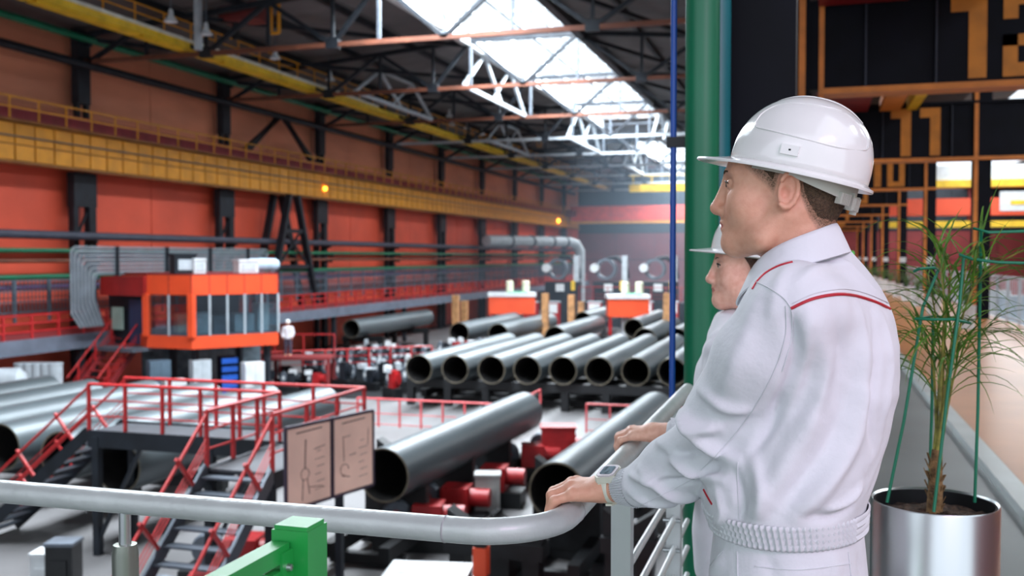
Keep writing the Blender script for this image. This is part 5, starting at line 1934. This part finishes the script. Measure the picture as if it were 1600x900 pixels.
# hidden body under the clothes, legs down to the floor
tc = L(1262, 600, 1.82)
hip = L(1225, 880, 1.80)
bd_ = Vol((hip[0] - .45, hip[1] - .4, .0), (hip[0] + .45, hip[1] + .4, 1.62), .012)
bd_.loft([(.9, hip[0], hip[1], .10, .15), (1.1, hip[0] + .02, hip[1], .10, .14), (1.35, tc[0] + .02, tc[1], .11, .16), (1.52, tc[0], tc[1], .07, .1)], BT)
fwd = rotz(BT) @ np.array((-1, 0, 0))
lft = rotz(BT) @ np.array((0, -1, 0))
legs = []
for s in (-1, 1):
    hj = np.array((hip[0], hip[1], .93)) + lft * (.09 * s)
    kn_ = np.array((hip[0], hip[1], .50)) + lft * (.11 * s) + fwd * .03
    an = np.array((hip[0], hip[1], .09)) + lft * (.12 * s) - fwd * .02
    legs.append((hj, kn_, an))
    bd_.chain([hj, kn_, an], [.085, .06, .045], .04)
    bd_.cone(an - np.array((0, 0, .04)), an - np.array((0, 0, .05)) + fwd * .15, .04, .035, .02)
bd_.chain([Sh_l, El_l, Wr_l], [.05, .042, .028], .03)
bV, bQ = bd_.nets(1)
Shr0 = L(1300, 470, 1.82) - lft * .165
Elr0 = Shr0 + fwd * .09 + np.array((0, 0, -.27))
Wrr0 = Elr0 + fwd * .06 + np.array((0, 0, -.235))
rV, rQ = free_hand(Elr0, Wrr0, lft, 1.0)
V, Q = join([(hV, hQ), (dV, dQ), (bV, bQ), (rV, rQ)])
fm = np.zeros(len(Q))
fm[:len(hQ)][lipm] = 1
body = skin_obj('body', V, Q, None, man, [M_skin, M_lip], fm)


def hairline(q, inset=0.0):
    """height above the cropped hairline at head point q (metres, face toward -x)"""
    fz = np.interp(q[..., 0], [-.1, -.072, -.060, -.046, -.026, -.012, -.004, .022, .030, .036, .046, .06, .075, .12],
                   [.09, .06, .036, .022, .004, -.012, .010, .012, .0, -.026, -.052, -.074, -.08, -.08])
    return q[..., 2] - fz - inset


qh = (V - H0) @ HR / 1.015
hm = np.clip(hairline(qh, -.004) / .016 + .5, 0, 1) * (np.abs(qh[:, 2]) < .2)
ear = np.linalg.norm((qh - np.array((.012, 0, -.016))) * np.array((1, 0, .62)), axis=-1) < .0215
hm[ear & (np.abs(qh[:, 1]) > .071)] = 0
hm[len(hV):] = 0
at_ = body.data.attributes.new('stubble', 'FLOAT', 'POINT')
at_.data.foreach_set('value', hm.astype(np.float32))
warm = np.exp(-(np.linalg.norm((qh - np.array((.012, 0, -.016))) * np.array((1, .3, .6)), axis=-1) / .025) ** 4) * (np.abs(qh[:, 1]) > .07)
warm = np.maximum(warm, np.exp(-(np.linalg.norm(qh - np.array((-.118, 0, -.043)), axis=-1) / .016) ** 2) * .6)
warm[len(hV):] = 0
at2 = body.data.attributes.new('flush', 'FLOAT', 'POINT')
at2.data.foreach_set('value', warm.astype(np.float32))
nt = M_skin.node_tree
bs = nt.nodes['Principled BSDF']
src = bs.inputs['Base Color'].links[0].from_socket
a2 = nt.nodes.new('ShaderNodeAttribute')
a2.attribute_name = 'flush'
m2 = nt.nodes.new('ShaderNodeMix')
m2.data_type = 'RGBA'
m2.inputs[7].default_value = (*lin((216, 116, 100)), 1)
ml = nt.nodes.new('ShaderNodeMath')
ml.operation = 'MULTIPLY'
ml.inputs[1].default_value = .6
nt.links.new(a2.outputs['Fac'], ml.inputs[0])
nt.links.new(ml.outputs[0], m2.inputs[0])
nt.links.new(src, m2.inputs[6])
a1 = nt.nodes.new('ShaderNodeAttribute')
a1.attribute_name = 'stubble'
nz = nt.nodes.new('ShaderNodeTexNoise')
nz.inputs['Scale'].default_value = 420
geo = nt.nodes.new('ShaderNodeNewGeometry')
nt.links.new(geo.outputs['Position'], nz.inputs['Vector'])
md = nt.nodes.new('ShaderNodeMath')
md.operation = 'MULTIPLY_ADD'
md.inputs[1].default_value = 1.1
md.inputs[2].default_value = -.05
nt.links.new(nz.outputs['Fac'], md.inputs[0])
mm = nt.nodes.new('ShaderNodeMath')
mm.operation = 'MULTIPLY'
nt.links.new(a1.outputs['Fac'], mm.inputs[0])
nt.links.new(md.outputs[0], mm.inputs[1])
ms_ = nt.nodes.new('ShaderNodeMath')
ms_.operation = 'MULTIPLY'
ms_.use_clamp = True
ms_.inputs[1].default_value = 1.5
nt.links.new(mm.outputs[0], ms_.inputs[0])
m1 = nt.nodes.new('ShaderNodeMix')
m1.data_type = 'RGBA'
m1.inputs[7].default_value = (*lin((96, 74, 54)), 1)
nt.links.new(ms_.outputs[0], m1.inputs[0])
nt.links.new(m2.outputs[2], m1.inputs[6])
nt.links.new(m1.outputs[2], bs.inputs['Base Color'])
face_bits(man, HT_, HR, 1.015, False)

# cropped hair
hh2, _ = head_solid(H0, HR, 1.015, .0024)
P = hh2.pts(tuple(slice(0, int(n_)) for n_ in hh2.n))
q = (P - H0) @ HR / 1.015
hl = hairline(q, .012) + .003 * np.sin(q[..., 0] * 700 + 5 * np.sin(q[..., 2] * 300))
earcut = np.linalg.norm((q - np.array((.012, 0, -.016))) * np.array((1, 0, .62)), axis=-1) - .026
hh2.D = np.maximum(np.maximum(hh2.D - .0016 * np.clip(hl / .02, 0.2, 1), -hl * .5), -earcut).astype(np.float32)
skin_obj('hair', *hh2.nets(1), M_hair, man)

helm_rot = HR @ roty(R(14))
Ho = H0 + HR @ np.array((.0235, 0, .0195))
helmet(man, Ho, helm_rot, 1.0, 'glossy white hard hat tilted back')

# ---- jacket: torso, sleeves
jv = Vol((-.48, -.42, .88), (.42, .46, 1.64), .0045)


def row(y, right, a, b, d, n=BT, dx=0):
    half = math.sqrt((a * math.cos(BT)) ** 2 + (b * math.sin(BT)) ** 2)
    e = L(right, y, d)
    return (e[2], e[0] - half * .985 + dx, e[1], a, b)


rows = [row(822, 1350, .128, .168, 1.80), row(808, 1351, .131, .172, 1.80), row(785, 1353, .137, .18, 1.80), row(750, 1364, .143, .186, 1.80), row(690, 1383, .146, .192, 1.81),
        row(610, 1404, .145, .198, 1.82), row(540, 1408, .138, .202, 1.82), row(490, 1400, .125, .196, 1.82), row(450, 1382, .108, .172, 1.82), row(415, 1352, .088, .13, 1.82), row(385, 1322, .07, .09, 1.81)]
rows = sorted(rows)
jv.loft(rows, BT, 2.3)
Sh_r = Sh_l.copy()
tcx = np.array((np.interp(1.42, [r_[0] for r_ in rows], [r_[1] for r_ in rows]), rows[5][2], 1.44))
Sh_r = tcx - lft * .165 + np.array((0, 0, .0))
Nk = H0 + HR @ np.array((.055, 0, -.17))
for S_ in (Sh_l, Sh_r):
    jv.cone(Nk + np.array((0, 0, -.05)), S_ + np.array((0, 0, .012)), .05, .06, .05)
arm = [Sh_l, L(1186, 560, 1.69), L(1136, 648, 1.76), El_l + np.array((.0, 0, -.005)), L(1050, 733, 1.87), L(1028, 748, 1.895), L(1000, 758, 1.913)]
jv.chain(arm, [.078, .077, .072, .069, .060, .053, .042], .045)
El_r = Elr0
Wr_r = Wrr0 - (Wrr0 - Elr0) * .08
jv.chain([Sh_r, El_r, Wr_r], [.078, .066, .04], .045)
jV, jQ = jv.nets(3)
jb = bvh_of(jV, jQ)
FO = [([(1185, 470), (1160, 540), (1130, 610)], .022, .006), ([(1070, 650), (1100, 690), (1150, 720)], .014, .012), ([(1030, 690), (1075, 735), (1130, 752)], .012, .010),
      ([(1060, 625), (1085, 665), (1120, 668)], .012, .011), ([(1000, 735), (1050, 775), (1100, 770)], .012, .008), ([(1085, 600), (1130, 635), (1170, 640)], .012, .007),
      ([(985, 742), (1010, 752), (1040, 742)], .008, .006), ([(980, 765), (1015, 785), (1060, 790)], .010, .006), ([(1100, 700), (1060, 712), (1035, 705)], .010, -.008), ([(1120, 735), (1070, 752), (1030, 750)], .008, -.006),
      ([(1235, 500), (1245, 560), (1215, 640), (1180, 700)], .012, -.010), ([(1262, 490), (1252, 560), (1225, 640)], .014, .006),
      ([(1300, 560), (1270, 650), (1225, 730), (1190, 790)], .024, .009), ([(1330, 600), (1300, 690), (1250, 760), (1220, 800)], .02, -.007), ([(1350, 620), (1330, 700), (1280, 770), (1245, 805)], .018, .008),
      ([(1340, 480), (1350, 560), (1345, 640)], .018, .006), ([(1365, 490), (1372, 570), (1360, 640), (1365, 700)], .014, -.006), ([(1380, 500), (1390, 570), (1380, 660)], .014, .005),
      ([(1310, 480), (1312, 560), (1290, 640)], .02, -.005), ([(1275, 500), (1285, 590), (1262, 680)], .018, .005),
      ([(1330, 790), (1300, 806), (1260, 808)], .012, -.006), ([(1345, 760), (1320, 790), (1290, 800)], .010, .006), ([(1150, 740), (1160, 790), (1150, 815)], .012, -.006), ([(1180, 720), (1190, 780), (1180, 812)], .014, .007),
      ([(1120, 765), (1130, 800), (1120, 820)], .010, .006), ([(1245, 440), (1280, 420), (1330, 415)], .012, .004), ([(1300, 400), (1340, 430), (1380, 470)], .014, .004), ([(1230, 420), (1215, 450), (1205, 500)], .014, .004)]
jV = folds(jV, jQ, man_f, jb, [(p_, w_ * .9, h_ * 1.75) for p_, w_, h_ in FO])
# fine irregular creasing
N_ = normals(jV, jQ)
cr = np.sin(jV[:, 0] * 61 + 3 * np.sin(jV[:, 2] * 23)) * np.sin(jV[:, 2] * 47 + 2.5 * np.sin(jV[:, 1] * 31))
jV = jV + N_ * (.0011 * cr)[:, None]
jb = bvh_of(jV, jQ)
jk = skin_obj('jacket', jV, jQ, M_cloth, man)
jk['label'] = 'white work jacket with red piping'


def piping(pix, r, name, m, parent=jk, lift=.001):
    p = trace(man_f, jb, pix, lift)
    if len(p) > 2:
        MB().tube(p, r, 6).build(name, m, parent, 60)


piping([(1236, 482), (1270, 467), (1308, 460), (1338, 463), (1372, 474), (1403, 490)], .0028, 'back_piping', M_pip)
piping([(1176, 452), (1184, 439), (1198, 426), (1217, 416), (1238, 410)], .0018, 'shoulder_piping', M_pip)
piping([(1100, 765), (1107, 778), (1113, 788)], .0018, 'pocket_piping', M_pip)
piping([(1238, 474), (1272, 459), (1310, 452), (1340, 455), (1372, 466), (1400, 480)], .0009, 'yoke_stitching', M_elast)
piping([(1180, 440), (1205, 452), (1228, 470), (1238, 490), (1236, 530), (1222, 580)], .0011, 'armhole_seam', M_elast)
piping([(1228, 478), (1226, 530), (1205, 590), (1170, 650), (1130, 700), (1095, 735)], .0010, 'sleeve_seam', M_elast)
piping([(1153, 722), (1153, 760), (1155, 812)], .0009, 'side_seam', M_elast)
piping([(1090, 745), (1050, 765), (1000, 790)], .0008, 'forearm_seam', M_elast)


def band(parent, name, rings, m, ripple=0.0, nrip=60, mask=None, seg=160, closed=False):
    """a loop of cloth through (centre, u, v, a, b) rings, with gathered ripples"""
    V, Fc = [], []
    for (c, u, v, a, b) in rings:
        for j in range(seg):
            th = 2 * math.pi * j / seg
            k = 1 + (ripple * math.sin(nrip * th) if mask is None or mask(th) else 0)
            V.append(c + u * (a * k * math.cos(th)) + v * (b * k * math.sin(th)))
    n_ = len(rings)
    for i in range(n_ - 1):
        for j in range(seg):
            p, q = i * seg + j, i * seg + (j + 1) % seg
            Fc.append((p, q, q + seg, p + seg))
    o = MB().add(V, Fc).build(name, m, parent, 70)
    return o


# ---- waistband, gathered at the side
zb = [r_[0] for r_ in rows]
ux, uy = rotz(BT) @ np.array((1, 0, 0)), rotz(BT) @ np.array((0, 1, 0))
ring_ = []
z_hi, z_lo = L(1225, 783, 1.80)[2], L(1225, 822, 1.80)[2]
for k in range(9):
    f = k / 8
    z = z_hi + (z_lo - z_hi) * f
    g = [np.interp(z, zb, [r_[j] for r_ in rows]) for j in range(1, 5)]
    e = .004 + .004 * abs(math.sin(f * math.pi * 4))
    ring_.append((np.array((g[0], g[1], z)), ux, uy, g[2] + e, g[3] + e))
ring_.append((ring_[-1][0], ux, uy, ring_[-1][3] - .02, ring_[-1][4] - .02))
band(jk, 'waistband', ring_, M_elast, .012, 90, lambda th: math.sin(th) < -.3 or math.sin(th) > .3, 720)

# ---- collar, folded over
def collar(parent, c, rz, zb_, zf_, ra, rb, grow, drop):
    """c: neck centre; rz: which way the neck faces; zb_, zf_: height of the top edge at nape and throat"""
    u, v = rotz(rz) @ np.array((1, 0, 0)), rotz(rz) @ np.array((0, 1, 0))
    prof = [(-.004, -.055), (-.002, -.006), (.001, .0), (.005, .0), (.009, -.006), (.009 + grow * .5, -drop * .55), (.009 + grow, -drop), (.006 + grow, -drop - .002), (.004 + grow * .5, -drop * .7)]
    V, Fc = [], []
    seg, n_ = 96, len(prof)
    for j in range(seg):
        th = 2 * math.pi * j / seg
        x, y = math.cos(th), math.sin(th)
        zt_ = zf_ + (zb_ - zf_) * (.5 + .5 * x) ** .6
        wob = .0015 * math.sin(3 * th + 1)
        for r_, z in prof:
            p = np.array((c[0], c[1], 0)) + u * ((ra + r_) * x) + v * ((rb + r_) * y)
            p[2] = zt_ + z + wob
            V.append(p)
    for j in range(seg):
        for k in range(n_ - 1):
            a_, b_ = j * n_ + k, j * n_ + k + 1
            a2, b2 = ((j + 1) % seg) * n_ + k, ((j + 1) % seg) * n_ + k + 1
            Fc.append((a_, a2, b2, b_))
    return MB().add(V, Fc).build('collar', M_cloth, parent, 70)


collar(jk, L(1239, 390, 1.775), R(-25), L(1297, 353, 1.86)[2], L(1170, 436, 1.74)[2], .070, .078, .020, .05)

# ---- cuff and watch around the left wrist
c0 = arm[-1] + (arm[-1] - arm[-2]) * .2
c1 = HA(.104, .013, .062)
axd = (c1 - c0) / np.linalg.norm(c1 - c0)
u_ = np.cross(axd, (0, 0, 1))
u_ /= np.linalg.norm(u_)
v_ = np.cross(u_, axd)
rings = []
for k in range(15):
    f = k / 14
    rr_ = .0395 - .0085 * f + .0012 * math.sin(f * math.pi * 9)
    rings.append((c0 + (c1 - c0) * f, u_, v_, rr_, rr_))
rings.append((c1, u_, v_, .026, .026))
band(jk, 'cuff', rings, M_elast, .045, 46, None, 368)

wa = HA(.079, .021, .0585)
wd = (HA(.13, .004, .066) - HA(.07, .025, .057))
wd /= np.linalg.norm(wd)
wu = np.cross(wd, (0, 0, 1))
wu /= np.linalg.norm(wu)
wv = np.cross(wu, wd)
rings = []
for (s, r_) in ((-.011, .0272), (-.0115, .0300), (-.006, .0312), (-.001, .0300), (.001, .0300), (.006, .0312), (.0115, .0300), (.011, .0272)):
    rings.append((wa + wd * s, wu, wv, r_ * 1.02, r_))
wt = band(man, 'wristwatch', rings, M_watch, 0, 1, None, 48)
wt['label'] = 'chunky white digital wristwatch'
# case sits on the back of the wrist, turned a little to the near side
wn = wv * .86 - np.array((0, 1, 0)) * .42
wn /= np.linalg.norm(wn)
ws = np.cross(wd, wn)
cc_ = wa + wn * .0335


def wbox(sx, sy, z0, z1, ch):
    poly = [(-sx + ch, -sy), (sx - ch, -sy), (sx, -sy + ch), (sx, sy - ch), (sx - ch, sy), (-sx + ch, sy), (-sx, sy - ch), (-sx, -sy + ch)]
    m = MB().prism(poly, z0, z1)
    m.v = [tuple(cc_ + wd * p[0] + ws * p[1] + wn * p[2]) for p in m.v]
    return m


wbox(.0225, .0235, -.008, .005, .008).build('case', M_watch, wt)
wbox(.0195, .0205, .005, .008, .007).build('bezel', mat('watch_bezel', (214, 206, 212), .35), wt)
wbox(.0135, .0145, .008, .0088, .0035).build('display', M_lcd, wt)
for sy_ in (-.009, .009):
    m = MB().cbox((.0235, sy_, -.001), (.003, .005, .004))
    m.v = [tuple(cc_ + wd * p[0] + ws * p[1] + wn * p[2]) for p in m.v]
    m.build('button', M_steel, wt)
m = MB().cbox((0, 0, 0), (.014, .02, .004))
qb = wa - wv * .031 - np.array((0, .006, 0))
m.v = [tuple(qb + wd * p[0] + wu * p[1] + wv * p[2]) for p in m.v]
m.build('buckle', M_watch, wt)

# ---- trousers and shoes
tv = Vol((hip[0] - .36, hip[1] - .36, .03), (hip[0] + .36, hip[1] + .36, 1.16), .008)
hz = [r_ for r_ in rows if r_[0] < 1.12]
g0 = [np.interp(1.05, zb, [r_[j] for r_ in rows]) for j in range(1, 5)]
tv.loft([(.80, g0[0] + .0, g0[1], .125, .175), (.92, g0[0] + .005, g0[1], .138, .186), (1.03, g0[0], g0[1], .134, .178), (1.09, g0[0], g0[1], .128, .169), (1.14, g0[0], g0[1], .122, .162)], BT, 2.2)
for hj, kn_, an in legs:
    tv.chain([hj, kn_, an + np.array((0, 0, -.02))], [.105, .085, .08], .05)
tV, tQ = tv.nets(2)
tb = bvh_of(tV, tQ)
tV = folds(tV, tQ, man_f, tb, [([(1130, 870), (1110, 900)], .012, .008), ([(1200, 870), (1210, 905)], .012, -.005), ([(1340, 870), (1350, 900)], .01, -.006), ([(1300, 868), (1310, 905)], .014, .005)])
tr = skin_obj('trousers', tV, tQ, M_cloth, man)
tb = bvh_of(tV, tQ)
for pix in ([(1130, 862), (1112, 880), (1100, 905)], [(1152, 862), (1153, 905)], [(1180, 885), (1250, 890), (1330, 880)], [(1325, 862), (1330, 905)]):
    p = trace(man_f, tb, pix, .0008)
    if len(p) > 2:
        MB().tube(p, .0011, 6).build('trouser_seam', M_elast, tr, 60)
for hj, kn_, an in legs:
    s_ = Vol(an - .22, an + .22, .006)
    s_.cone(an + np.array((0, 0, -.035)), an + np.array((0, 0, -.045)) + fwd * .17, .048, .042, 0)
    s_.cone(an + np.array((0, 0, .02)), an - np.array((0, 0, .03)) - fwd * .02, .05, .046, .03)
    s_.D = np.maximum(s_.D, -(s_.pts(tuple(slice(0, int(n_)) for n_ in s_.n))[..., 2]) + .002)
    skin_obj('shoe', *s_.nets(1), M_black, man)

# ================================================================== the woman
wf_ = Frame(.67, 2.82)
wom = thing('person', 'woman in white jacket and hard hat half hidden behind the man', 'person', tuple(wf_.base), YAW)
L = wf_.L
WG = R(-6)
WR_ = rotz(WG)
WH = L(1172, 415, 2.72)
wv_, WT = head_solid(WH, WR_, .93, .0027, True)
wV, wQ = wv_.nets(2)
lm = lips_mask(wV, wQ, WT, .93)
hv2, HB_ = hand_solid(wf_.w, 2.59, .86, .0022)
eV, eQ = hv2.nets(2)
WBT = R(-22)
wfwd, wlft = rotz(WBT) @ np.array((-1, 0, 0)), rotz(WBT) @ np.array((0, -1, 0))
wc = WH + np.array((-.015, .03, 0))
wc[2] = 0
wb_ = Vol((wc[0] - .4, wc[1] - .4, 0), (wc[0] + .4, wc[1] + .4, 1.45), .014)
wb_.loft([(.85, wc[0], wc[1], .09, .14), (1.05, wc[0], wc[1], .08, .115), (1.25, wc[0], wc[1], .09, .13), (1.38, wc[0], wc[1], .06, .09)], WBT)
wl_ = []
for s in (-1, 1):
    hj = np.array((wc[0], wc[1], .87)) + wlft * (.08 * s)
    kn_ = np.array((wc[0], wc[1], .46)) + wlft * (.09 * s) + wfwd * .02
    an = np.array((wc[0], wc[1], .08)) + wlft * (.09 * s)
    wl_.append((hj, kn_, an))
    wb_.chain([hj, kn_, an], [.075, .05, .038], .04)
    wb_.cone(an - np.array((0, 0, .035)), an - np.array((0, 0, .045)) + wfwd * .13, .035, .03, .02)
wS = wc + wlft * .155 + np.array((0, 0, 1.37))
wW = HB_(.125, .005, .066)
wE = (wS + wW) / 2 + np.array((.05, -.02, -.12))
wb_.chain([wS, wE, wW], [.04, .034, .024], .03)
b2V, b2Q = wb_.nets(1)
wRs = wc - wlft * .155 + np.array((0, 0, 1.34))
wRe = wRs + wfwd * .03 + np.array((0, 0, -.26))
wRw = wRe + wfwd * .05 + np.array((0, 0, -.22))
r2V, r2Q = free_hand(wRe, wRw, wlft, .88)
V, Q = join([(wV, wQ), (eV, eQ), (b2V, b2Q), (r2V, r2Q)])
fm = np.zeros(len(Q))
fm[:len(wQ)][lm] = 1
skin_obj('body', V, Q, None, wom, [M_skinw, M_lip], fm)
face_bits(wom, WT, WR_, .93, True)
# hair gathered under the hat
hv3, _ = head_solid(WH, WR_, .93, .004, True)
P = hv3.pts(tuple(slice(0, int(n_)) for n_ in hv3.n))
q = (P - WH) @ WR_ / .93
fz = np.interp(q[..., 0], [-.1, -.06, -.03, -.01, .0, .03, .06, .12], [.09, .05, .03, .0, -.03, -.05, -.07, -.07])
hv3.D = np.maximum(hv3.D - .006, (fz - q[..., 2]) * .5).astype(np.float32)
hv3.cone(WT((.09, 0, -.01)), WT((.115, 0, -.1)), .03, .012, .03)
skin_obj('hair', *hv3.nets(1), M_hairw, wom)
hrot = WR_ @ roty(R(8))
hw = helmet(wom, WH + WR_ @ np.array((.014, 0, .030)), hrot, .99, 'white hard hat with small dark print and red dot')
# print on the front of the hat
G = lambda p: WH + WR_ @ np.array((.014, 0, .030)) + hrot @ np.array(p, float)


def dome_pt2(th, f, off=.0006):
    a, b, c = .122 * .99, .104 * .99, .134 * .99
    ph = f * math.pi / 2
    e = .84
    r_, z_ = math.cos(ph) ** e, math.sin(ph) ** e
    r_ *= 1.0 + .02 * math.sin(math.pi * min(1, f * 1.6))
    x, y = math.cos(th), math.sin(th)
    return np.array((a * x * r_ * (1.0 if x > 0 else 1 - .10 * f), b * y * r_, c * z_ * (1 - .05 * max(0, -x) * (1 - f)))) * (1 + off / a)


M_ink2 = mat('hat_print', (70, 96, 104), .5)
for k, (th0, th1, f) in enumerate(((188, 200, .40), (186, 204, .36), (190, 200, .325), (187, 196, .44))):
    nn = 7
    for j in range(nn):
        if (j + k) % 3 == 2:
            continue
        t0, t1 = R(th0 + (th1 - th0) * j / nn), R(th0 + (th1 - th0) * (j + .75) / nn)
        m = MB().add([G(dome_pt2(t0, f)), G(dome_pt2(t1, f)), G(dome_pt2(t1, f + .024)), G(dome_pt2(t0, f + .024))], [(0, 1, 2, 3)])
        o = m.build('printed_mark', M_ink2, hw)
ct, cf = R(214), .36
cp, cu1, cu2 = dome_pt2(ct, cf), dome_pt2(ct + .02, cf) - dome_pt2(ct, cf), dome_pt2(ct, cf + .01) - dome_pt2(ct, cf)
cu1, cu2 = cu1 / np.linalg.norm(cu1), cu2 / np.linalg.norm(cu2)
vs = [G(cp + (cu1 * math.cos(a) + cu2 * math.sin(a)) * .0055 * (1) + (cp / np.linalg.norm(cp)) * .0012) for a in np.linspace(0, 2 * math.pi, 17)[:-1]]
MB().add(vs, [tuple(range(16))]).build('red_dot', mat('dot_red', (214, 44, 40), .4), hw)

# her jacket and trousers
wj = Vol((-.5, -.45, .80), (.45, .45, 1.47), .006)
wrow = [(.95, wc[0], wc[1], .125, .17), (1.05, wc[0], wc[1], .12, .16), (1.2, wc[0], wc[1], .135, .165), (1.3, wc[0] + .005, wc[1], .122, .165), (1.37, wc[0], wc[1], .09, .14), (1.44, wc[0], wc[1], .065, .085)]
wj.loft(wrow, WBT, 2.3)
for s in (-1, 1):
    S_ = wc + wlft * (.15 * s) + np.array((0, 0, 1.345))
    wj.cone(wc + np.array((0, 0, 1.40)), S_, .055, .06, .05)
wj.chain([wS + np.array((0, 0, -.03)), wE, wE * .5 + wW * .5 + np.array((0, 0, .0)), wW * .85 + wE * .15], [.068, .06, .05, .036], .04)
wj.chain([wRs, wRe, wRw - (wRw - wRe) * .08], [.068, .056, .036], .04)
w1, w2 = wj.nets(2)
N_ = normals(w1, w2)
cr = np.sin(w1[:, 0] * 50 + 3 * np.sin(w1[:, 2] * 23)) * np.sin(w1[:, 2] * 37 + 2.5 * np.sin(w1[:, 1] * 31))
w1 = w1 + N_ * (.003 * cr)[:, None]
wjk = skin_obj('jacket', w1, w2, M_cloth, wom)
wjb = bvh_of(w1, w2)
nk_ = WH + WR_ @ np.array((.035, 0, -.13))
collar(wjk, nk_, WBT, nk_[2] + .02, nk_[2] - .05, .056, .054, .018, .045)
for pix in ([(1104, 508), (1098, 520), (1092, 540)], [(1112, 498), (1106, 505), (1100, 512)]):
    p = trace(wf_, wjb, pix, .001)
    if len(p) > 2:
        MB().tube(p, .0025, 6).build('piping', M_pip, wjk, 60)
rings = []
for f in np.linspace(0, 1, 9):
    c = wW * (.3 + .7 * f) + wE * (.7 - .7 * f)
    d = (wW - wE) / np.linalg.norm(wW - wE)
    u1 = np.cross(d, (0, 0, 1))
    u1 /= np.linalg.norm(u1)
    if f > .55:
        rings.append((c, u1, np.cross(u1, d), .034, .034))
band(wjk, 'cuff', rings, M_elast, .03, 40, None, 200)
wt_ = Vol((wc[0] - .35, wc[1] - .35, .03), (wc[0] + .35, wc[1] + .35, 1.0), .01)
wt_.loft([(.74, wc[0], wc[1], .115, .165), (.85, wc[0], wc[1], .125, .175), (.97, wc[0], wc[1], .115, .15)], WBT)
for hj, kn_, an in wl_:
    wt_.chain([hj, kn_, an], [.09, .072, .068], .05)
skin_obj('trousers', *wt_.nets(2), M_cloth, wom)
for hj, kn_, an in wl_:
    s_ = Vol(an - .2, an + .2, .007)
    s_.cone(an + np.array((0, 0, -.03)), an + np.array((0, 0, -.04)) + wfwd * .15, .042, .036, 0)
    s_.cone(an + np.array((0, 0, .02)), an - np.array((0, 0, .03)), .044, .04, .03)
    s_.D = np.maximum(s_.D, -(s_.pts(tuple(slice(0, int(n_)) for n_ in s_.n))[..., 2]) + .002)
    skin_obj('shoe', *s_.nets(1), M_black, wom)

# ================================================================== distant worker by the cabin
l = at(450, 556, 49)
wp = thing('work_platform', 'dark red raised platform right of the cabin', 'platform', (l.x, l.y, 0), YAW)
MB().box(-.9, 2.2, -.7, .9, l.z - .15, l.z).build('deck', M_maroon, wp)
for x in (-.8, 2.1):
    for y in (-.6, .8):
        MB().box(x - .08, x + .08, y - .08, y + .08, 0, l.z - .15).build('leg', M_maroon, wp)
for x in (-.85, .6, 2.15):
    MB().bar((x, .85, l.z), (x, .85, l.z + 1.0), .06).build('post', M_red, wp)
MB().bar((-.85, .85, l.z + 1.0), (2.15, .85, l.z + 1.0), .06).build('rail', M_red, wp)
wk_ = thing('person', 'distant worker in white jacket and dark trousers standing right of the cabin', 'person', tuple(l), YAW)
bv_ = Vol((-.5, -.4, -.02), (.5, .4, 1.9), .02)
bv_.ell((0, 0, 1.62), (.085, .1, .12), 0)
bv_.cone((0, 0, 1.4), (0, 0, 1.52), .06, .055, .03)
bv_.loft([(.85, 0, 0, .16, .11), (1.1, 0, 0, .15, .1), (1.4, 0, 0, .19, .11), (1.46, 0, 0, .1, .08)], 0)
for s in (-1, 1):
    bv_.chain([(s * .09, 0, .85), (s * .11, 0, .48), (s * .12, 0, .09)], [.09, .07, .05], .04)
    bv_.cone((s * .12, .02, .05), (s * .12, -.13, .045), .05, .045, .02)
    bv_.chain([(s * .2, 0, 1.38), (s * .27, 0, 1.12), (s * .22, -.12, .92)], [.06, .05, .035], .03)
    for k in range(4):
        bv_.cone((s * .22 + .02 * (k - 1.5), -.14, .89), (s * .22 + .02 * (k - 1.5), -.15, .82), .012, .01, .01)
    bv_.cone((s * .20, -.15, .9), (s * .17, -.19, .87), .013, .011, .01)
skin_obj('body', *bv_.nets(1), M_skin, wk_)
jv_ = Vol((-.5, -.4, .8), (.5, .4, 1.5), .02)
jv_.loft([(.84, 0, 0, .19, .14), (1.1, 0, 0, .18, .13), (1.4, 0, 0, .21, .13), (1.48, 0, 0, .11, .09)], 0)
for s in (-1, 1):
    jv_.chain([(s * .2, 0, 1.38), (s * .27, 0, 1.12), (s * .225, -.11, .95)], [.08, .07, .05], .03)
skin_obj('jacket', *jv_.nets(1), M_cloth, wk_)
tv_ = Vol((-.4, -.3, .05), (.4, .3, 1.0), .02)
for s in (-1, 1):
    tv_.chain([(s * .09, 0, .88), (s * .11, 0, .48), (s * .12, 0, .12)], [.12, .09, .075], .05)
skin_obj('trousers', *tv_.nets(1), mat('dark_trousers', (70, 62, 78), .8), wk_)
MB().lathe([(.14, 1.66), (.118, 1.67), (.112, 1.72), (.085, 1.78), (.001, 1.81)], n=20).build('hard_hat', M_helm, wk_, 50)

# ================================================================== thin haze in the hall air
hz_m = bpy.data.materials.new('hall_haze')
hz_m.use_nodes = True
nt = hz_m.node_tree
nt.nodes.remove(nt.nodes['Principled BSDF'])
vs_ = nt.nodes.new('ShaderNodeVolumeScatter')
vs_.inputs['Color'].default_value = (.62, .8, 1.0, 1)
vs_.inputs['Density'].default_value = .0034
vs_.inputs['Anisotropy'].default_value = .1
nt.links.new(vs_.outputs[0], nt.nodes['Material Output'].inputs['Volume'])
o = MB().box(-34.2, -.65, 76, 147.3, .02, 17.3).build('hall_haze', hz_m)
tag(o, 'thin bluish haze filling the hall air', 'haze', kind='stuff')
SC.cycles.volume_bounces = 0
